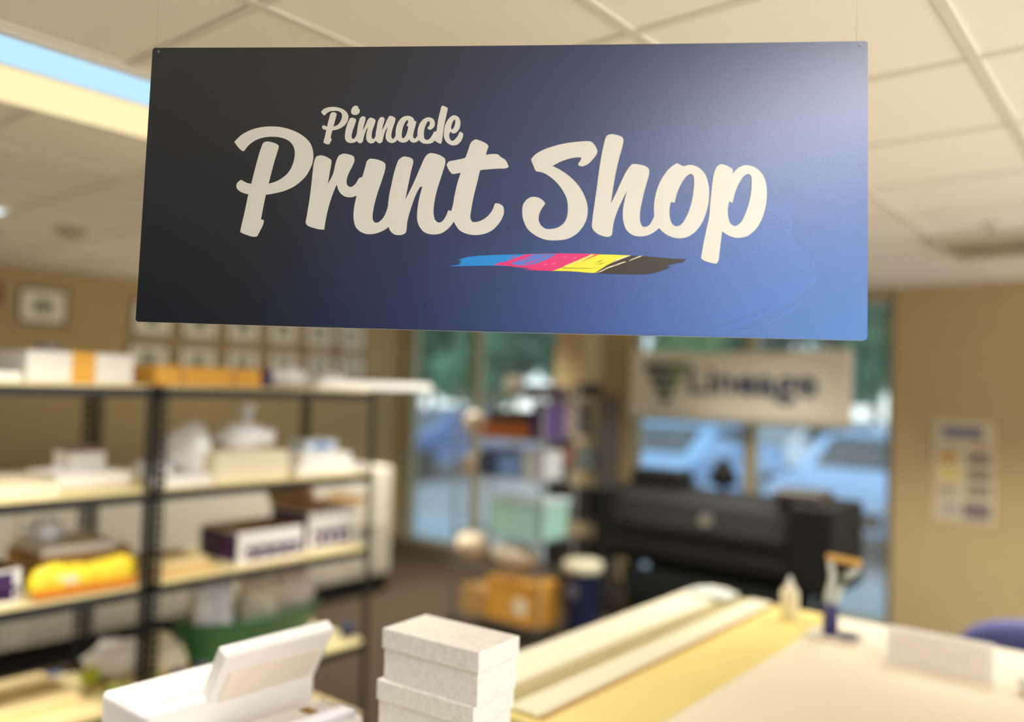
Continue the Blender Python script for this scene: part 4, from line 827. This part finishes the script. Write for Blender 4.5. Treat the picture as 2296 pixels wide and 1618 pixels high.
# ------------------------------------------------------------------ outdoors
gr = MB().box(-40, 25, 6.84, 60, -.2, -.08).build('parking_ground', mat('asphalt', (150, 156, 162), .9, var=.05, scale=3)); struct(gr)
sw_ = MB().box(-40, 25, 6.84, 8.6, -.08, -.0).build('trim_sidewalk', mat('sidewalk', (150, 172, 186), .9, var=.04)); struct(sw_)
def car(label, x, y, rgb, rz=0):
    t = thing('parked_car', label, 'car', (x, y, -.08), rz)
    m_ = mat('car_%d_%d_%d' % rgb, rgb, .25, var=.01)
    side = [(-2.2, .35), (-2.25, .65), (-2.1, .85), (-1.2, .98), (-.4, 1.40), (.9, 1.45), (1.7, 1.08), (2.15, 1.0), (2.2, .6), (2.15, .32)]
    b = MB(); n = len(side)
    V = []
    for xs_, k in ((-.88, 0), (-.80, 1), (.80, 1), (.88, 0)):
        for (yy, zz) in side:
            top = zz > 1.0
            V.append((xs_*(.84 if top else 1), yy, zz if k or top else zz*.97))
    Fc = []
    for s in range(3):
        for i in range(n): Fc.append((s*n+i, s*n+(i+1) % n, (s+1)*n+(i+1) % n, (s+1)*n+i))
    Fc += [tuple(range(n)), tuple(range(4*n-1, 3*n-1, -1))]
    b._add(V, Fc); b.build('car_body', m_, t)
    gm = mat('car_glass', (40, 52, 60), .1)
    MB()._add([(-.62, -1.14, 1.02), (.62, -1.14, 1.02), (.60, -.46, 1.385), (-.60, -.46, 1.385)], [(0, 1, 2, 3)]).build('windshield', gm, t)
    for s in (-1, 1):
        q = MB(); q.prism([(-.85, 1.04), (-.38, 1.34), (.85, 1.38), (1.45, 1.06)], s*.765, s*.775, 'x'); q.build('side_window', gm, t)
        MB().lathe([(.10, 0), (.10, .02)], 16, Matrix.Translation((s*.62, -2.22, .68)) @ Matrix.Rotation(pi/2, 4, 'X')).build('headlight', M_white, t)
        for yy in (-1.4, 1.4):
            MB().lathe([(.33, -.1), (.33, .1)], 24, Matrix.Translation((s*.80, yy, .33)) @ Matrix.Rotation(pi/2, 4, 'Y')).build('wheel', M_black, t)
    MB().box(-.5, .5, -2.26, -2.2, .45, .62, b=.02).build('grille', M_dark, t)
    return t
car('pale blue car parked outside the banner window behind the printer', -6.3, 12.2, (150, 196, 240))
car('bright blue-white car parked outside at the right side of the banner window', -3.1, 12.0, (170, 205, 245))
car('white car parked further back outside the banner window', -5.2, 17.3, (225, 228, 232))
car('slate blue car parked outside the corner window', -12.6, 13.2, (96, 126, 178))
def tree(label, x, y, h, r, rgb, seed, n=2600):
    t = thing('leafy_tree', label, 'tree', (x, y, -.08), 0, 'trees beyond the parking lot')
    rnd = random.Random(seed)
    MB().tube([(0, 0, 0), (.05, 0, h*.4), (0, .05, h*.75)], [.16, .12, .06], 8).build('trunk', mat('bark', (90, 76, 60), .9), t)
    V = []; Fc = []
    cl = [(rnd.uniform(-.7, .7)*r, rnd.uniform(-.6, .6)*r, h*.25+rnd.random()*h*.75, rnd.uniform(.35, .6)*r) for _ in range(16)]
    for i in range(n):
        c = rnd.choice(cl); d = Vector((rnd.gauss(0, 1), rnd.gauss(0, 1), rnd.gauss(0, 1))).normalized()*c[3]*rnd.uniform(.5, 1)
        p_ = Vector(c[:3])+d; a = Vector((rnd.gauss(0, 1), rnd.gauss(0, 1), rnd.gauss(0, 1))).normalized(); b = a.cross(Vector((rnd.gauss(0, 1), rnd.gauss(0, 1), rnd.gauss(0, 1)))).normalized()
        s = rnd.uniform(.12, .26); k = len(V)
        V += [p_-a*s, p_+b*s*.6, p_+a*s, p_-b*s*.6]; Fc.append((k, k+1, k+2, k+3))
    MB()._add(V, Fc).build('crown', mat('leaf_%d_%d_%d' % rgb, rgb, .6, var=.3, scale=.8), t)
cols = [(84, 146, 112), (108, 164, 128), (72, 124, 104), (132, 176, 120)]
k = 0
where = ['far left in the front row behind the slate car', 'second from the left in the front row', 'third in the front row behind the window mullion', 'fourth in the front row beyond the wall column', 'fifth in the front row behind the banner emblem', 'sixth in the front row right of the banner']
for i in range(6):
    tree('leafy green tree outside, '+where[i], -21.5+i*3.7, 20.5, 6.4+(i % 3)*.4, 1.4, cols[i % 4], 100+i, 4500)
for i in range(6):
    tree('taller leafy tree outside in the back row, '+['leftmost', 'second', 'third', 'fourth', 'fifth', 'rightmost'][i]+' of six', -26+i*4.2, 25.5, 8.6, 1.6, cols[(i+2) % 4], 200+i, 5000)
for i in range(6):
    tree('tallest dense tree outside in the farthest row, '+['leftmost', 'second', 'third', 'fourth', 'fifth', 'rightmost'][i]+' of the farthest six', -31+i*5.6, 31.5, 10.5, 2.15, cols[(i+1) % 4], 300+i, 8000)

# ------------------------------------------------------------------ world
wd = bpy.data.worlds.new('world'); scene.world = wd; wd.use_nodes = True
WN = wd.node_tree.nodes; WL = wd.node_tree.links; bg = WN['Background']; bg.inputs['Strength'].default_value = 1.0
tc = WN.new('ShaderNodeTexCoord'); sx_ = WN.new('ShaderNodeSeparateXYZ'); WL.new(tc.outputs['Generated'], sx_.inputs[0])
rp = WN.new('ShaderNodeValToRGB'); mr = WN.new('ShaderNodeMapRange'); mr.inputs['From Min'].default_value = -1
WL.new(sx_.outputs['Z'], mr.inputs['Value']); WL.new(mr.outputs[0], rp.inputs[0])
rp.color_ramp.elements[0].position = .46; rp.color_ramp.elements[0].color = (2.5, 2.45, 2.3, 1)
rp.color_ramp.elements[1].position = .54; rp.color_ramp.elements[1].color = (1.35, 1.6, 2.0, 1)
WL.new(rp.outputs[0], bg.inputs['Color'])
